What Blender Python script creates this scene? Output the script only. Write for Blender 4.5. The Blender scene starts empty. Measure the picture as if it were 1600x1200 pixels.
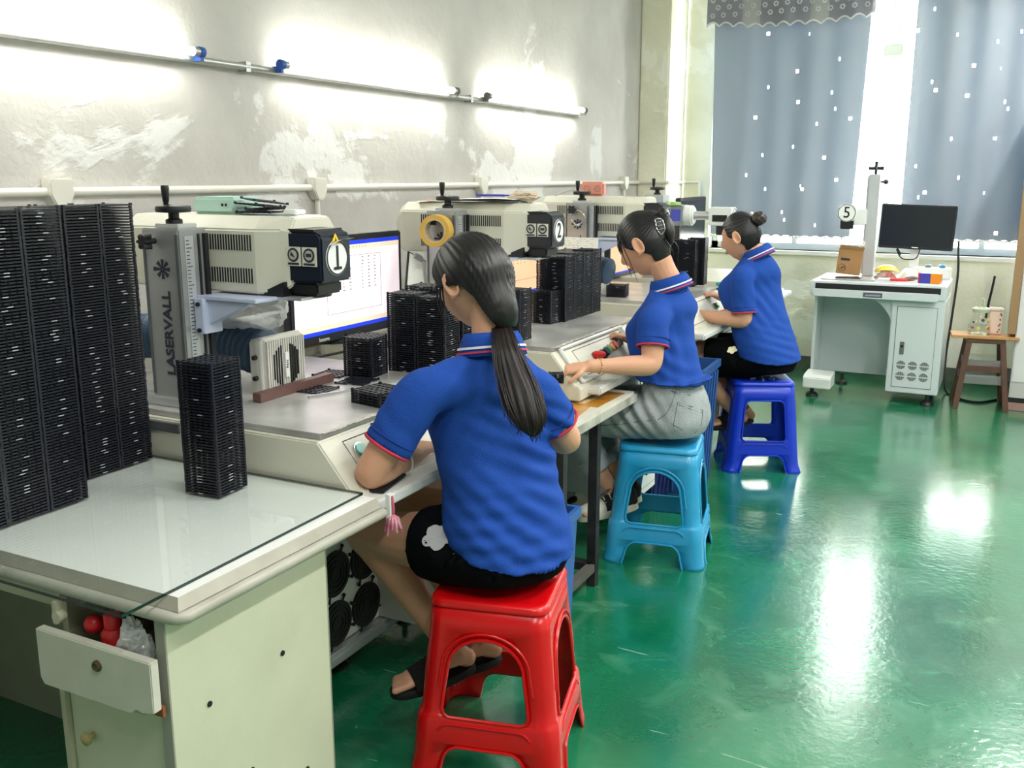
import bpy, bmesh, math, random
import numpy as np
from mathutils import Vector, Matrix, noise
from mathutils.bvhtree import BVHTree

SC = bpy.context.scene
COL = SC.collection
PI = math.pi
random.seed(7)

# ------------------------------------------------------------------ camera
EYE = Vector((0, 0, 1.5))
PITCH = math.atan(325 / 1500)
YAW = math.radians(27.2)
cam_data = bpy.data.cameras.new('camera')
cam_data.sensor_width = 36
cam_data.lens = 1500 / 1600 * 36
cam_data.clip_start = 0.02
cam = bpy.data.objects.new('camera', cam_data)
cam.location = EYE
cam.rotation_euler = (PI / 2 - PITCH, 0, YAW)
COL.objects.link(cam)
SC.camera = cam

# ------------------------------------------------------------------ world: a hazy bright day outside the windows
world = bpy.data.worlds.new('day')
SC.world = world
world.use_nodes = True
bg = world.node_tree.nodes['Background']
bg.inputs['Color'].default_value = (0.97, 1.0, 0.95, 1)
bg.inputs['Strength'].default_value = 11.0

# ------------------------------------------------------------------ lights: unseen area lamps added under the ceiling to fill the room
def fill_lamp(x, y, energy, lx=0.12, ly=1.2, z=3.05):
    l = bpy.data.lights.new('ceiling_fill', 'AREA')
    l.shape = 'RECTANGLE'; l.size = lx; l.size_y = ly
    l.energy = energy; l.color = (1.0, 0.985, 0.95)
    o = bpy.data.objects.new('ceiling_fill', l)
    o.location = (x, y, z)
    COL.objects.link(o)
for (x, y, e) in [(0.45, 0.4, 26), (0.45, 2.6, 34), (0.45, 4.8, 34), (0.45, 6.6, 30), (2.3, 1.4, 34), (2.3, 4.4, 34), (-0.75, 0.7, 9)]:  # last one added out of view to brighten the glass-topped desk
    fill_lamp(x, y, e)

SC.view_settings.view_transform = 'Standard'
SC.view_settings.look = 'None'
SC.view_settings.exposure = 0.6
SC.view_settings.gamma = 1.0
SC.view_settings.use_curve_mapping = False
SC.cycles.use_denoising = True
SC.cycles.max_bounces = 8
SC.cycles.transparent_max_bounces = 12

# ------------------------------------------------------------------ measuring helpers (pixel of the 1600x1200 photo -> point on a plane)
_fw = Vector((-math.sin(YAW) * math.cos(PITCH), math.cos(YAW) * math.cos(PITCH), -math.sin(PITCH)))
_rt = Vector((math.cos(YAW), math.sin(YAW), 0))
_up = _rt.cross(_fw)
def ray(px, py): return _fw * 1500 + _rt * (px - 800) - _up * (py - 600)
def at_x(px, py, x): d = ray(px, py); return EYE + d * (x / d.x)
def at_y(px, py, y): d = ray(px, py); return EYE + d * (y / d.y)
def at_z(px, py, z): d = ray(px, py); return EYE + d * ((z - EYE.z) / d.z)

# ------------------------------------------------------------------ materials
def lin(c):
    if isinstance(c, str):
        c = tuple(int(c[i:i + 2], 16) / 255 for i in (0, 2, 4))
    return tuple((v / 12.92 if v <= 0.04045 else ((v + 0.055) / 1.055) ** 2.4) for v in c[:3]) + (1,)
MATS = {}
def mat(name, col, rough=0.5, metal=0.0, var=0.0, vscale=6.0, bump=0.0, bscale=40.0, col2=None, spec=0.5, coat=0.0, trans=0.0, emit=0.0, stretch=None, sss=0.0):
    """principled material; var mixes towards col2 (or a darker shade) by noise, bump adds fine relief"""
    if name in MATS: return MATS[name]
    m = bpy.data.materials.new(name); m.use_nodes = True
    nt = m.node_tree; b = nt.nodes['Principled BSDF']
    c = lin(col)
    b.inputs['Base Color'].default_value = c
    b.inputs['Roughness'].default_value = rough
    b.inputs['Metallic'].default_value = metal
    b.inputs['Specular IOR Level'].default_value = spec
    b.inputs['Coat Weight'].default_value = coat
    if trans: b.inputs['Transmission Weight'].default_value = trans
    if sss:
        b.inputs['Subsurface Weight'].default_value = sss
        b.inputs['Subsurface Radius'].default_value = (0.012, 0.005, 0.003)
        b.inputs['Subsurface Scale'].default_value = 1.0
    if emit:
        b.inputs['Emission Color'].default_value = c
        b.inputs['Emission Strength'].default_value = emit
    if var or bump:
        tc = nt.nodes.new('ShaderNodeTexCoord')
        src = tc.outputs['Object']
        if stretch:
            mp = nt.nodes.new('ShaderNodeMapping'); mp.inputs['Scale'].default_value = stretch
            nt.links.new(src, mp.inputs['Vector']); src = mp.outputs['Vector']
    if var:
        n = nt.nodes.new('ShaderNodeTexNoise'); n.inputs['Scale'].default_value = vscale; n.inputs['Detail'].default_value = 6
        nt.links.new(src, n.inputs['Vector'])
        r = nt.nodes.new('ShaderNodeValToRGB'); r.color_ramp.elements[0].position = 0.35; r.color_ramp.elements[1].position = 0.68
        c2 = lin(col2) if col2 else tuple(v * 0.55 for v in c[:3]) + (1,)
        mixc = tuple(c[i] * (1 - var) + c2[i] * var for i in range(3)) + (1,)
        r.color_ramp.elements[0].color = c; r.color_ramp.elements[1].color = mixc
        nt.links.new(n.outputs['Fac'], r.inputs['Fac']); nt.links.new(r.outputs['Color'], b.inputs['Base Color'])
        if emit: nt.links.new(r.outputs['Color'], b.inputs['Emission Color'])
    if bump:
        n2 = nt.nodes.new('ShaderNodeTexNoise'); n2.inputs['Scale'].default_value = bscale; n2.inputs['Detail'].default_value = 4
        nt.links.new(src, n2.inputs['Vector'])
        bp = nt.nodes.new('ShaderNodeBump'); bp.inputs['Strength'].default_value = bump; bp.inputs['Distance'].default_value = 0.01
        nt.links.new(n2.outputs['Fac'], bp.inputs['Height']); nt.links.new(bp.outputs['Normal'], b.inputs['Normal'])
    MATS[name] = m
    return m

def film_mat(name, col=(1, 1, 1), opacity=0.3, rough=0.15):
    """thin clear plastic film: mostly see-through, with a glossy skin"""
    if name in MATS: return MATS[name]
    m = bpy.data.materials.new(name); m.use_nodes = True
    nt = m.node_tree; nt.nodes.clear()
    out = nt.nodes.new('ShaderNodeOutputMaterial'); mx = nt.nodes.new('ShaderNodeMixShader'); tr = nt.nodes.new('ShaderNodeBsdfTransparent')
    pr = nt.nodes.new('ShaderNodeBsdfPrincipled'); pr.inputs['Base Color'].default_value = lin(col); pr.inputs['Roughness'].default_value = rough
    fr = nt.nodes.new('ShaderNodeLayerWeight'); fr.inputs['Blend'].default_value = 0.35
    mr = nt.nodes.new('ShaderNodeMapRange'); mr.inputs['To Min'].default_value = opacity; mr.inputs['To Max'].default_value = min(1, opacity + 0.6)
    nt.links.new(fr.outputs['Facing'], mr.inputs['Value']); nt.links.new(mr.outputs['Result'], mx.inputs['Fac'])
    nt.links.new(tr.outputs[0], mx.inputs[1]); nt.links.new(pr.outputs[0], mx.inputs[2]); nt.links.new(mx.outputs[0], out.inputs['Surface'])
    MATS[name] = m
    return m

def glass_mat(name, tint=(0.93, 0.98, 0.96), edge=None):
    """thin clear pane: transparent with a Fresnel reflection"""
    if name in MATS: return MATS[name]
    m = bpy.data.materials.new(name); m.use_nodes = True
    nt = m.node_tree; nt.nodes.clear()
    out = nt.nodes.new('ShaderNodeOutputMaterial'); mx = nt.nodes.new('ShaderNodeMixShader'); tr = nt.nodes.new('ShaderNodeBsdfTransparent')
    tr.inputs['Color'].default_value = lin(tint)
    gl = nt.nodes.new('ShaderNodeBsdfGlossy'); gl.inputs['Roughness'].default_value = 0.03
    lw = nt.nodes.new('ShaderNodeLayerWeight'); lw.inputs['Blend'].default_value = 0.5
    pw = nt.nodes.new('ShaderNodeMath'); pw.operation = 'POWER'; pw.inputs[1].default_value = 4.0
    fr = nt.nodes.new('ShaderNodeMapRange'); fr.inputs['To Min'].default_value = 0.05; fr.inputs['To Max'].default_value = 0.8
    nt.links.new(lw.outputs['Facing'], pw.inputs[0]); nt.links.new(pw.outputs[0], fr.inputs['Value'])
    nt.links.new(fr.outputs['Result'], mx.inputs['Fac'])
    nt.links.new(tr.outputs[0], mx.inputs[1]); nt.links.new(gl.outputs[0], mx.inputs[2]); nt.links.new(mx.outputs[0], out.inputs['Surface'])
    MATS[name] = m
    return m

# ------------------------------------------------------------------ mesh helpers
class MB:
    """collects shapes in one bmesh; build() links them as one mesh object"""
    def __init__(s, M=None): s.bm = bmesh.new(); s.M = M or Matrix()
    def _v(s, p): return s.bm.verts.new(s.M @ Vector(p))
    def poly(s, pts):
        return s.bm.faces.new([s._v(p) for p in pts])
    def mesh(s, vs, fs, mi=0):
        vv = [s._v(p) for p in vs]
        for f in fs:
            try:
                F = s.bm.faces.new([vv[i] for i in f]); F.material_index = mi
            except ValueError: pass
        return s
    def box(s, lo, hi, rz=0, mi=0, bev=0.0):
        (a, b, c), (d, e, f) = lo, hi
        cx, cy = (a + d) / 2, (b + e) / 2
        R = Matrix.Rotation(rz, 3, 'Z')
        def P(x, y, z):
            v = R @ Vector((x - cx, y - cy, 0)); return (v.x + cx, v.y + cy, z)
        if bev > 0:
            sub = bmesh.new()
            bmesh.ops.create_cube(sub, size=1)
            for v in sub.verts: v.co = Vector(((a + d) / 2 + v.co.x * (d - a), (b + e) / 2 + v.co.y * (e - b), (c + f) / 2 + v.co.z * (f - c)))
            bmesh.ops.bevel(sub, geom=list(sub.edges), offset=bev, segments=2, affect='EDGES')
            sub.verts.index_update()
            s.mesh([P(*v.co) for v in sub.verts], [[v.index for v in fc.verts] for fc in sub.faces], mi)
            sub.free(); return s
        vs = [P(x, y, z) for z in (c, f) for y in (b, e) for x in (a, d)]
        return s.mesh(vs, [(0, 2, 3, 1), (4, 5, 7, 6), (0, 1, 5, 4), (2, 6, 7, 3), (0, 4, 6, 2), (1, 3, 7, 5)], mi)
    def rings(s, rings, cap=True, closed=True, mi=0):
        n = len(rings[0]); vs = [p for r in rings for p in r]; fs = []
        for k in range(len(rings) - 1):
            for i in range(n if closed else n - 1):
                j = (i + 1) % n
                fs.append((k * n + i, k * n + j, (k + 1) * n + j, (k + 1) * n + i))
        if cap:
            fs.append(tuple(reversed(range(n)))); fs.append(tuple((len(rings) - 1) * n + i for i in range(n)))
        return s.mesh(vs, fs, mi)
    def cyl(s, p0, p1, r0, r1=None, n=16, cap=True, mi=0):
        r1 = r0 if r1 is None else r1
        p0, p1 = Vector(p0), Vector(p1); d = (p1 - p0).normalized()
        u = d.orthogonal().normalized(); w = d.cross(u)
        rr = [[p + (u * math.cos(2 * PI * i / n) + w * math.sin(2 * PI * i / n)) * r for i in range(n)] for p, r in ((p0, r0), (p1, r1))]
        return s.rings(rr, cap, True, mi)
    def tube(s, pts, r, n=8, cap=True, mi=0, closed=False):
        pts = [Vector(p) for p in pts]; m = len(pts); rs = r if isinstance(r, (list, tuple)) else [r] * m
        rr = []; u = None
        for k in range(m):
            a = pts[k - 1] if (k or closed) else pts[0]; b = pts[(k + 1) % m] if (k < m - 1 or closed) else pts[-1]
            d = (b - a)
            d = d.normalized() if d.length > 1e-9 else Vector((0, 0, 1))
            u = d.orthogonal().normalized() if u is None else (u - d * u.dot(d)).normalized()
            w = d.cross(u)
            rr.append([pts[k] + (u * math.cos(2 * PI * i / n) + w * math.sin(2 * PI * i / n)) * rs[k] for i in range(n)])
        if closed: rr.append(rr[0]); cap = False
        return s.rings(rr, cap, True, mi)
    def lathe(s, c, prof, n=24, axis='Z', mi=0, sx=1, sy=1):
        c = Vector(c); rr = []
        for r, h in prof:
            ring = []
            for i in range(n):
                a = 2 * PI * i / n; x, y = r * math.cos(a) * sx, r * math.sin(a) * sy
                ring.append(c + (Vector((x, y, h)) if axis == 'Z' else Vector((h, x, y)) if axis == 'X' else Vector((y, h, x))))
            rr.append(ring)
        return s.rings(rr, True, True, mi)
    def prism(s, poly, lo, hi, plane='yz', mi=0):
        """poly of (a,b) in the plane, extruded along the remaining axis from lo to hi"""
        f = {'yz': lambda a, b, t: (t, a, b), 'xz': lambda a, b, t: (a, t, b), 'xy': lambda a, b, t: (a, b, t)}[plane]
        return s.rings([[f(a, b, lo) for a, b in poly], [f(a, b, hi) for a, b in poly]], True, True, mi)
    def sphere(s, c, r, n=16, m=10, mi=0, sc=(1, 1, 1)):
        c = Vector(c); rr = []
        for k in range(m + 1):
            t = PI * (0.02 + 0.96 * k / m)
            rr.append([c + Vector((math.sin(t) * math.cos(2 * PI * i / n) * r * sc[0], math.sin(t) * math.sin(2 * PI * i / n) * r * sc[1], -math.cos(t) * r * sc[2])) for i in range(n)])
        return s.rings(rr, True, True, mi)
    def build(s, name, m, parent=None, smooth=False, bevel=0.0, loc=None, weld=False, auto=None):
        if weld: bmesh.ops.remove_doubles(s.bm, verts=s.bm.verts, dist=1e-5)
        bmesh.ops.recalc_face_normals(s.bm, faces=s.bm.faces)
        if bevel > 0:
            bmesh.ops.bevel(s.bm, geom=[e for e in s.bm.edges if len(e.link_faces) == 2 and e.calc_face_angle(0) > 0.6], offset=bevel, segments=2, affect='EDGES')
        me = bpy.data.meshes.new(name); s.bm.to_mesh(me); s.bm.free()
        for x in (m if isinstance(m, (list, tuple)) else [m]): me.materials.append(x)
        if smooth or auto:
            me.shade_smooth()
            if auto: me.set_sharp_from_angle(angle=math.radians(auto))
        o = bpy.data.objects.new(name, me); COL.objects.link(o)
        if parent: o.parent = parent
        if loc: o.location = loc
        return o

def tag(o, label=None, cat=None, group=None, kind=None):
    if label: o['label'] = label
    if cat: o['category'] = cat
    if group: o['group'] = group
    if kind: o['kind'] = kind
    return o
def thing(name, label, cat, loc=(0, 0, 0), rz=0, group=None):
    o = bpy.data.objects.new(name, None); COL.objects.link(o)
    o.location = loc; o.rotation_euler = (0, 0, rz); o.empty_display_size = 0.05
    return tag(o, label, cat, group)
def struct(o): o['kind'] = 'structure'; return o
def text(body, size, m, parent, loc, rot, name='lettering', extrude=0.0006, align='CENTER', sx=1.0, bold=0.0):
    cu = bpy.data.curves.new(name, 'FONT'); cu.body = body; cu.size = size; cu.extrude = extrude; cu.align_x = align; cu.align_y = 'CENTER'; cu.offset = bold
    cu.resolution_u = 4
    t = bpy.data.objects.new(name, cu); COL.objects.link(t)
    dg = bpy.context.evaluated_depsgraph_get()
    me = bpy.data.meshes.new_from_object(t.evaluated_get(dg)); COL.objects.unlink(t); bpy.data.objects.remove(t)
    me.materials.clear(); me.materials.append(m); me.name = name
    o = bpy.data.objects.new(name, me); COL.objects.link(o); o.parent = parent; o.location = loc; o.rotation_euler = rot; o.scale = (sx, 1, 1)
    return o
def smoothstep(a, b, x):
    t = max(0, min(1, (x - a) / (b - a))); return t * t * (3 - 2 * t)
def spline(pts, n=6):
    """Catmull-Rom through points (tuples of any length)"""
    P = [np.array(p, float) for p in pts]; out = []
    for i in range(len(P) - 1):
        a = P[i - 1] if i else 2 * P[0] - P[1]; b, c = P[i], P[i + 1]; d = P[i + 2] if i + 2 < len(P) else 2 * P[-1] - P[-2]
        for k in range(n):
            t = k / n
            out.append(0.5 * ((2 * b) + (-a + c) * t + (2 * a - 5 * b + 4 * c - d) * t * t + (-a + 3 * b - 3 * c + d) * t ** 3))
    out.append(P[-1]); return [tuple(o) for o in out]
# ================================================================== SETTING
XL, YB, YP, XP, ZC = -2.642, 7.73, 7.278, -2.408, 3.15

def plaster(name, base, patch, tint2, band=None):
    m = bpy.data.materials.new(name); m.use_nodes = True; nt = m.node_tree; N = nt.nodes; L = nt.links
    b = N['Principled BSDF']; b.inputs['Roughness'].default_value = 0.75; b.inputs['Specular IOR Level'].default_value = 0.25
    tc = N.new('ShaderNodeTexCoord')
    def noise_(scale, detail=6, dist=0.0, rough=0.55, mp=None):
        n = N.new('ShaderNodeTexNoise'); n.inputs['Scale'].default_value = scale; n.inputs['Detail'].default_value = detail
        n.inputs['Distortion'].default_value = dist; n.inputs['Roughness'].default_value = rough
        if mp:
            k = N.new('ShaderNodeMapping'); k.inputs['Rotation'].default_value = mp[0]; k.inputs['Scale'].default_value = mp[1]
            L.new(tc.outputs['Object'], k.inputs['Vector']); L.new(k.outputs['Vector'], n.inputs['Vector'])
        else: L.new(tc.outputs['Object'], n.inputs['Vector'])
        return n.outputs['Fac']
    def math_(op, a, bb):
        k = N.new('ShaderNodeMath'); k.operation = op
        for i, v in enumerate((a, bb)):
            if isinstance(v, (int, float)): k.inputs[i].default_value = v
            else: L.new(v, k.inputs[i])
        return k.outputs[0]
    def ramp(src, a, c):
        r = N.new('ShaderNodeMapRange'); r.inputs['From Min'].default_value = a; r.inputs['From Max'].default_value = c
        L.new(src, r.inputs['Value']); return r.outputs['Result']
    big = noise_(0.95, 9, 0.5, 0.62)
    strk = noise_(2.2, 5, 0.6, 0.6, ((0.5, 0, 0), (1, 0.55, 1.6)))
    v = math_('ADD', big, math_('MULTIPLY', math_('SUBTRACT', strk, 0.5), 0.34))
    if band is not None:                     # the skim coat was trowelled on in a low band and one upright strip
        sp = N.new('ShaderNodeSeparateXYZ'); L.new(tc.outputs['Object'], sp.inputs[0])
        zz = math_('SUBTRACT', 1, math_('MULTIPLY', math_('ABSOLUTE', math_('SUBTRACT', sp.outputs['Z'], band), 0), 2.6))
        v = math_('ADD', v, math_('MULTIPLY', zz, 0.10))
        yy = math_('SUBTRACT', 1, math_('MULTIPLY', math_('ABSOLUTE', math_('SUBTRACT', sp.outputs['Y'], 5.45), 0), 2.6))
        yy = math_('MAXIMUM', yy, -0.25)
        v = math_('ADD', v, math_('MULTIPLY', yy, 0.13))
    fac = ramp(v, 0.55, 0.575)
    soft = noise_(2.6, 4, 0.2)
    mx = N.new('ShaderNodeMix'); mx.data_type = 'RGBA'; mx.inputs[6].default_value = lin(base); mx.inputs[7].default_value = lin(tint2); L.new(ramp(soft, 0.35, 0.7), mx.inputs[0])
    mx2 = N.new('ShaderNodeMix'); mx2.data_type = 'RGBA'; mx2.inputs[7].default_value = lin(patch); L.new(mx.outputs[2], mx2.inputs[6]); L.new(math_('MULTIPLY', fac, 0.85), mx2.inputs[0])
    # small chips and scuffs
    sc = noise_(11, 3, 2.5, 0.5, ((0.9, 0, 0), (1, 3.2, 0.8)))
    mx3 = N.new('ShaderNodeMix'); mx3.data_type = 'RGBA'; mx3.inputs[7].default_value = lin('7d7468'); L.new(mx2.outputs[2], mx3.inputs[6]); L.new(math_('MULTIPLY', ramp(sc, 0.74, 0.80), 0.5), mx3.inputs[0])
    L.new(mx3.outputs[2], b.inputs['Base Color'])
    bp = N.new('ShaderNodeBump'); bp.inputs['Strength'].default_value = 0.35; bp.inputs['Distance'].default_value = 0.01
    L.new(math_('ADD', math_('MULTIPLY', fac, 0.5), math_('ADD', noise_(26, 5, 0.4), math_('MULTIPLY', strk, 0.8))), bp.inputs['Height']); L.new(bp.outputs['Normal'], b.inputs['Normal'])
    return m
M_wall = plaster('plaster_left', 'b9b5b1', 'dcdbda', 'c8c4c0', 1.62)
M_back = plaster('plaster_back', 'ecead6', 'f0efe2', 'dcd9c2')
M_plain = mat('room_paint', 'd8d8d0', 0.8)

def floor_mat():
    m = bpy.data.materials.new('green_epoxy'); m.use_nodes = True; nt = m.node_tree; N = nt.nodes; L = nt.links
    b = N['Principled BSDF']; tc = N.new('ShaderNodeTexCoord')
    def noise_(scale, detail=5, dist=0.0, sc=(1, 1, 1), rot=0):
        k = N.new('ShaderNodeMapping'); k.inputs['Scale'].default_value = sc; k.inputs['Rotation'].default_value = (0, 0, rot)
        L.new(tc.outputs['Object'], k.inputs['Vector'])
        n = N.new('ShaderNodeTexNoise'); n.inputs['Scale'].default_value = scale; n.inputs['Detail'].default_value = detail; n.inputs['Distortion'].default_value = dist
        L.new(k.outputs['Vector'], n.inputs['Vector']); return n.outputs['Fac']
    def rng(src, a, c, lo=0, hi=1):
        r = N.new('ShaderNodeMapRange'); r.inputs['From Min'].default_value = a; r.inputs['From Max'].default_value = c; r.inputs['To Min'].default_value = lo; r.inputs['To Max'].default_value = hi
        L.new(src, r.inputs['Value']); return r.outputs['Result']
    def mixc(f, a, c):
        k = N.new('ShaderNodeMix'); k.data_type = 'RGBA'
        for i, v in ((6, a), (7, c)):
            if isinstance(v, tuple): k.inputs[i].default_value = v
            else: L.new(v, k.inputs[i])
        L.new(f, k.inputs[0]); return k.outputs[2]
    cloud = noise_(1.7, 7, 0.6)
    c = mixc(rng(cloud, 0.35, 0.7), lin('00603e'), lin('1f8058'))
    worn = noise_(4.5, 8, 1.0)
    c = mixc(rng(worn, 0.54, 0.80, 0, 0.42), c, lin('6fae8c'))
    s1 = noise_(6, 3, 3.2, (0.25, 2.6, 1), 0.6); s2 = noise_(7, 3, 3.0, (0.22, 2.4, 1), -0.8)
    c = mixc(rng(s1, 0.735, 0.75, 0, 0.35), c, lin('bfd8c6')); c = mixc(rng(s2, 0.735, 0.75, 0, 0.3), c, lin('bfd8c6'))
    spk = noise_(30, 2, 0); c = mixc(rng(spk, 0.79, 0.81, 0, 0.7), c, lin('dfe6da'))
    spd = noise_(23, 2, 0, (1, 1.2, 1)); c = mixc(rng(spd, 0.79, 0.81, 0, 0.7), c, lin('123526'))
    L.new(c, b.inputs['Base Color'])
    L.new(rng(noise_(5, 6, 0.5), 0.3, 0.75, 0.12, 0.24), b.inputs['Roughness'])
    b.inputs['Specular IOR Level'].default_value = 0.6; b.inputs['Coat Weight'].default_value = 1.0; b.inputs['Coat Roughness'].default_value = 0.17
    bp = N.new('ShaderNodeBump'); bp.inputs['Strength'].default_value = 0.16; bp.inputs['Distance'].default_value = 0.01
    k = N.new('ShaderNodeMath'); k.operation = 'ADD'
    L.new(noise_(9, 5, 0.5), k.inputs[0]); L.new(noise_(40, 3, 0.2), k.inputs[1]); L.new(k.outputs[0], bp.inputs['Height']); L.new(bp.outputs['Normal'], b.inputs['Normal'])
    return m
f = MB(); f.box((XL - .1, -2.6, -0.1), (3.6, YB + .25, 0)); struct(f.build('floor', floor_mat()))
f = MB(); f.box((XL - .1, -2.6, ZC), (3.6, YB + .25, ZC + .1)); struct(f.build('ceiling', M_plain))
f = MB(); f.box((XL - .12, -2.6, 0), (XL, YB + .25, ZC)); struct(f.build('wall_left', M_wall))
f = MB(); f.box((3.5, -2.6, 0), (3.62, YB + .25, ZC)); struct(f.build('wall_right', M_plain))
f = MB(); f.box((XL - .12, -2.72, 0), (3.62, -2.6, ZC)); struct(f.build('wall_front', M_plain))
# corner column
f = MB(); f.box((XL, YP, 0), (XP, YB, ZC), bev=0.012); struct(f.build('wall_pillar', M_back))
# back wall with the long window opening
WX0, WX1, WZ0, WZ1 = -2.185, 1.75, 0.93, 3.02
f = MB()
f.box((XP, YB, 0), (WX0, YB + .24, ZC)); f.box((WX1, YB, 0), (3.5, YB + .24, ZC))
f.box((WX0, YB, 0), (WX1, YB + .24, WZ0)); f.box((WX0, YB, WZ1), (WX1, YB + .24, ZC))
struct(f.build('wall_back', M_back))
f = MB(); f.box((XP, YB - .012, 0), (3.5, YB, 0.105)); struct(f.build('baseboard_back', mat('skirting', '4c5b4c', 0.6, var=0.6, vscale=14, col2='6f7a60')))
f = MB(); f.box((WX0, YB - .03, WZ0 - .03), (WX1, YB + .14, WZ0)); struct(f.build('trim_1', mat('sill_paint', 'e8e6d6', 0.5)))

# window: white frame, mullions and panes
M_frame = mat('frame_white', 'e9e8dc', 0.4)
win = thing('window_1', None, None, (0, YB + .16, 0)); struct(win)
xs = [WX0, -1.52, -0.88, -0.18, 0.62, 1.2, WX1]
f = MB()
f.box((WX0, -.03, WZ0), (WX1, .03, WZ0 + .05)); f.box((WX0, -.03, WZ1 - .05), (WX1, .03, WZ1))
f.box((WX0, -.03, WZ0), (WX0 + .05, .03, WZ1)); f.box((WX1 - .05, -.03, WZ0), (WX1, .03, WZ1))
f.build('window_frame', M_frame, win)
for x in xs[1:-1]:
    w = .035 if abs(x + .88) < .01 else .02
    f = MB(); f.box((x - w, -.035, WZ0 + .05), (x + w, .035, WZ1 - .05)); f.build('mullion', M_frame, win)
    f = None
for a, b_ in zip(xs[:-1], xs[1:]):
    f = MB(); f.box((a + .02, -.003, WZ0 + .03), (b_ - .02, .003, WZ1 - .03)); f.build('pane', glass_mat('window_glass', (.985, .99, .985)), win)
f = MB(); f.box((-0.955, -.075, 2.36), (-0.825, -.03, 2.44), bev=.006); f.box((-0.955, -.08, 2.36), (-0.825, -.075, 2.37)); f.build('window_latch', mat('latch_cream', 'd8d2b8', 0.45), win)

# ------------------------------------------------------------------ curtains with star cut-outs, sheer voile and lace valance
def cloth_through(name, col, t_gain, rough=0.9, alpha=1.0, var=0.0):
    m = bpy.data.materials.new(name); m.use_nodes = True; nt = m.node_tree; N = nt.nodes; L = nt.links; N.clear()
    out = N.new('ShaderNodeOutputMaterial'); add = N.new('ShaderNodeAddShader'); di = N.new('ShaderNodeBsdfDiffuse'); tl = N.new('ShaderNodeBsdfTranslucent')
    di.inputs['Color'].default_value = lin(col); c = lin(col)
    tl.inputs['Color'].default_value = tuple(v * t_gain for v in c[:3]) + (1,)
    L.new(di.outputs[0], add.inputs[0]); L.new(tl.outputs[0], add.inputs[1]); last = add.outputs[0]
    if alpha < 1:
        tr = N.new('ShaderNodeBsdfTransparent'); mx = N.new('ShaderNodeMixShader'); mx.inputs[0].default_value = alpha
        L.new(tr.outputs[0], mx.inputs[1]); L.new(last, mx.inputs[2]); last = mx.outputs[0]
    L.new(last, out.inputs['Surface']); return m
M_cur = cloth_through('blue_blackout', '54667f', 0.085)
M_sheer = cloth_through('white_voile', 'ecece4', 0.14, alpha=0.26)
M_lace = cloth_through('lace_grey', '84848e', 0.05, alpha=0.97)
stars_l = [(1199, 55), (1265, 55), (1312, 95), (1244, 113), (1199, 137), (1300, 146), (1245, 160), (1277, 195), (1306, 171), (1327, 186), (1190, 243), (1239, 231), (1288, 247),
           (1194, 297), (1252, 291), (1306, 282), (1222, 332), (1273, 352), (1178, 186), (1166, 275), (1224, 345), (1252, 296)]
stars_r = [(1433, 50), (1496, 57), (1560, 65), (1520, 104), (1565, 107), (1456, 130), (1509, 150), (1571, 160), (1486, 219), (1551, 218), (1431, 260), (1497, 278), (1442, 302), (1435, 310), (1538, 304), (1554, 367), (1460, 14), (1575, 172), (1459, 142), (1596, 49)]
def fold(x, z, seed):
    return 0.022 * math.sin(x * 11 + seed + 0.5 * math.sin(z * 1.1)) + 0.006 * math.sin(x * 29 + seed * 2 + z * .7) + 0.012 * noise.noise((x * 5, z * .8, seed))
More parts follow.
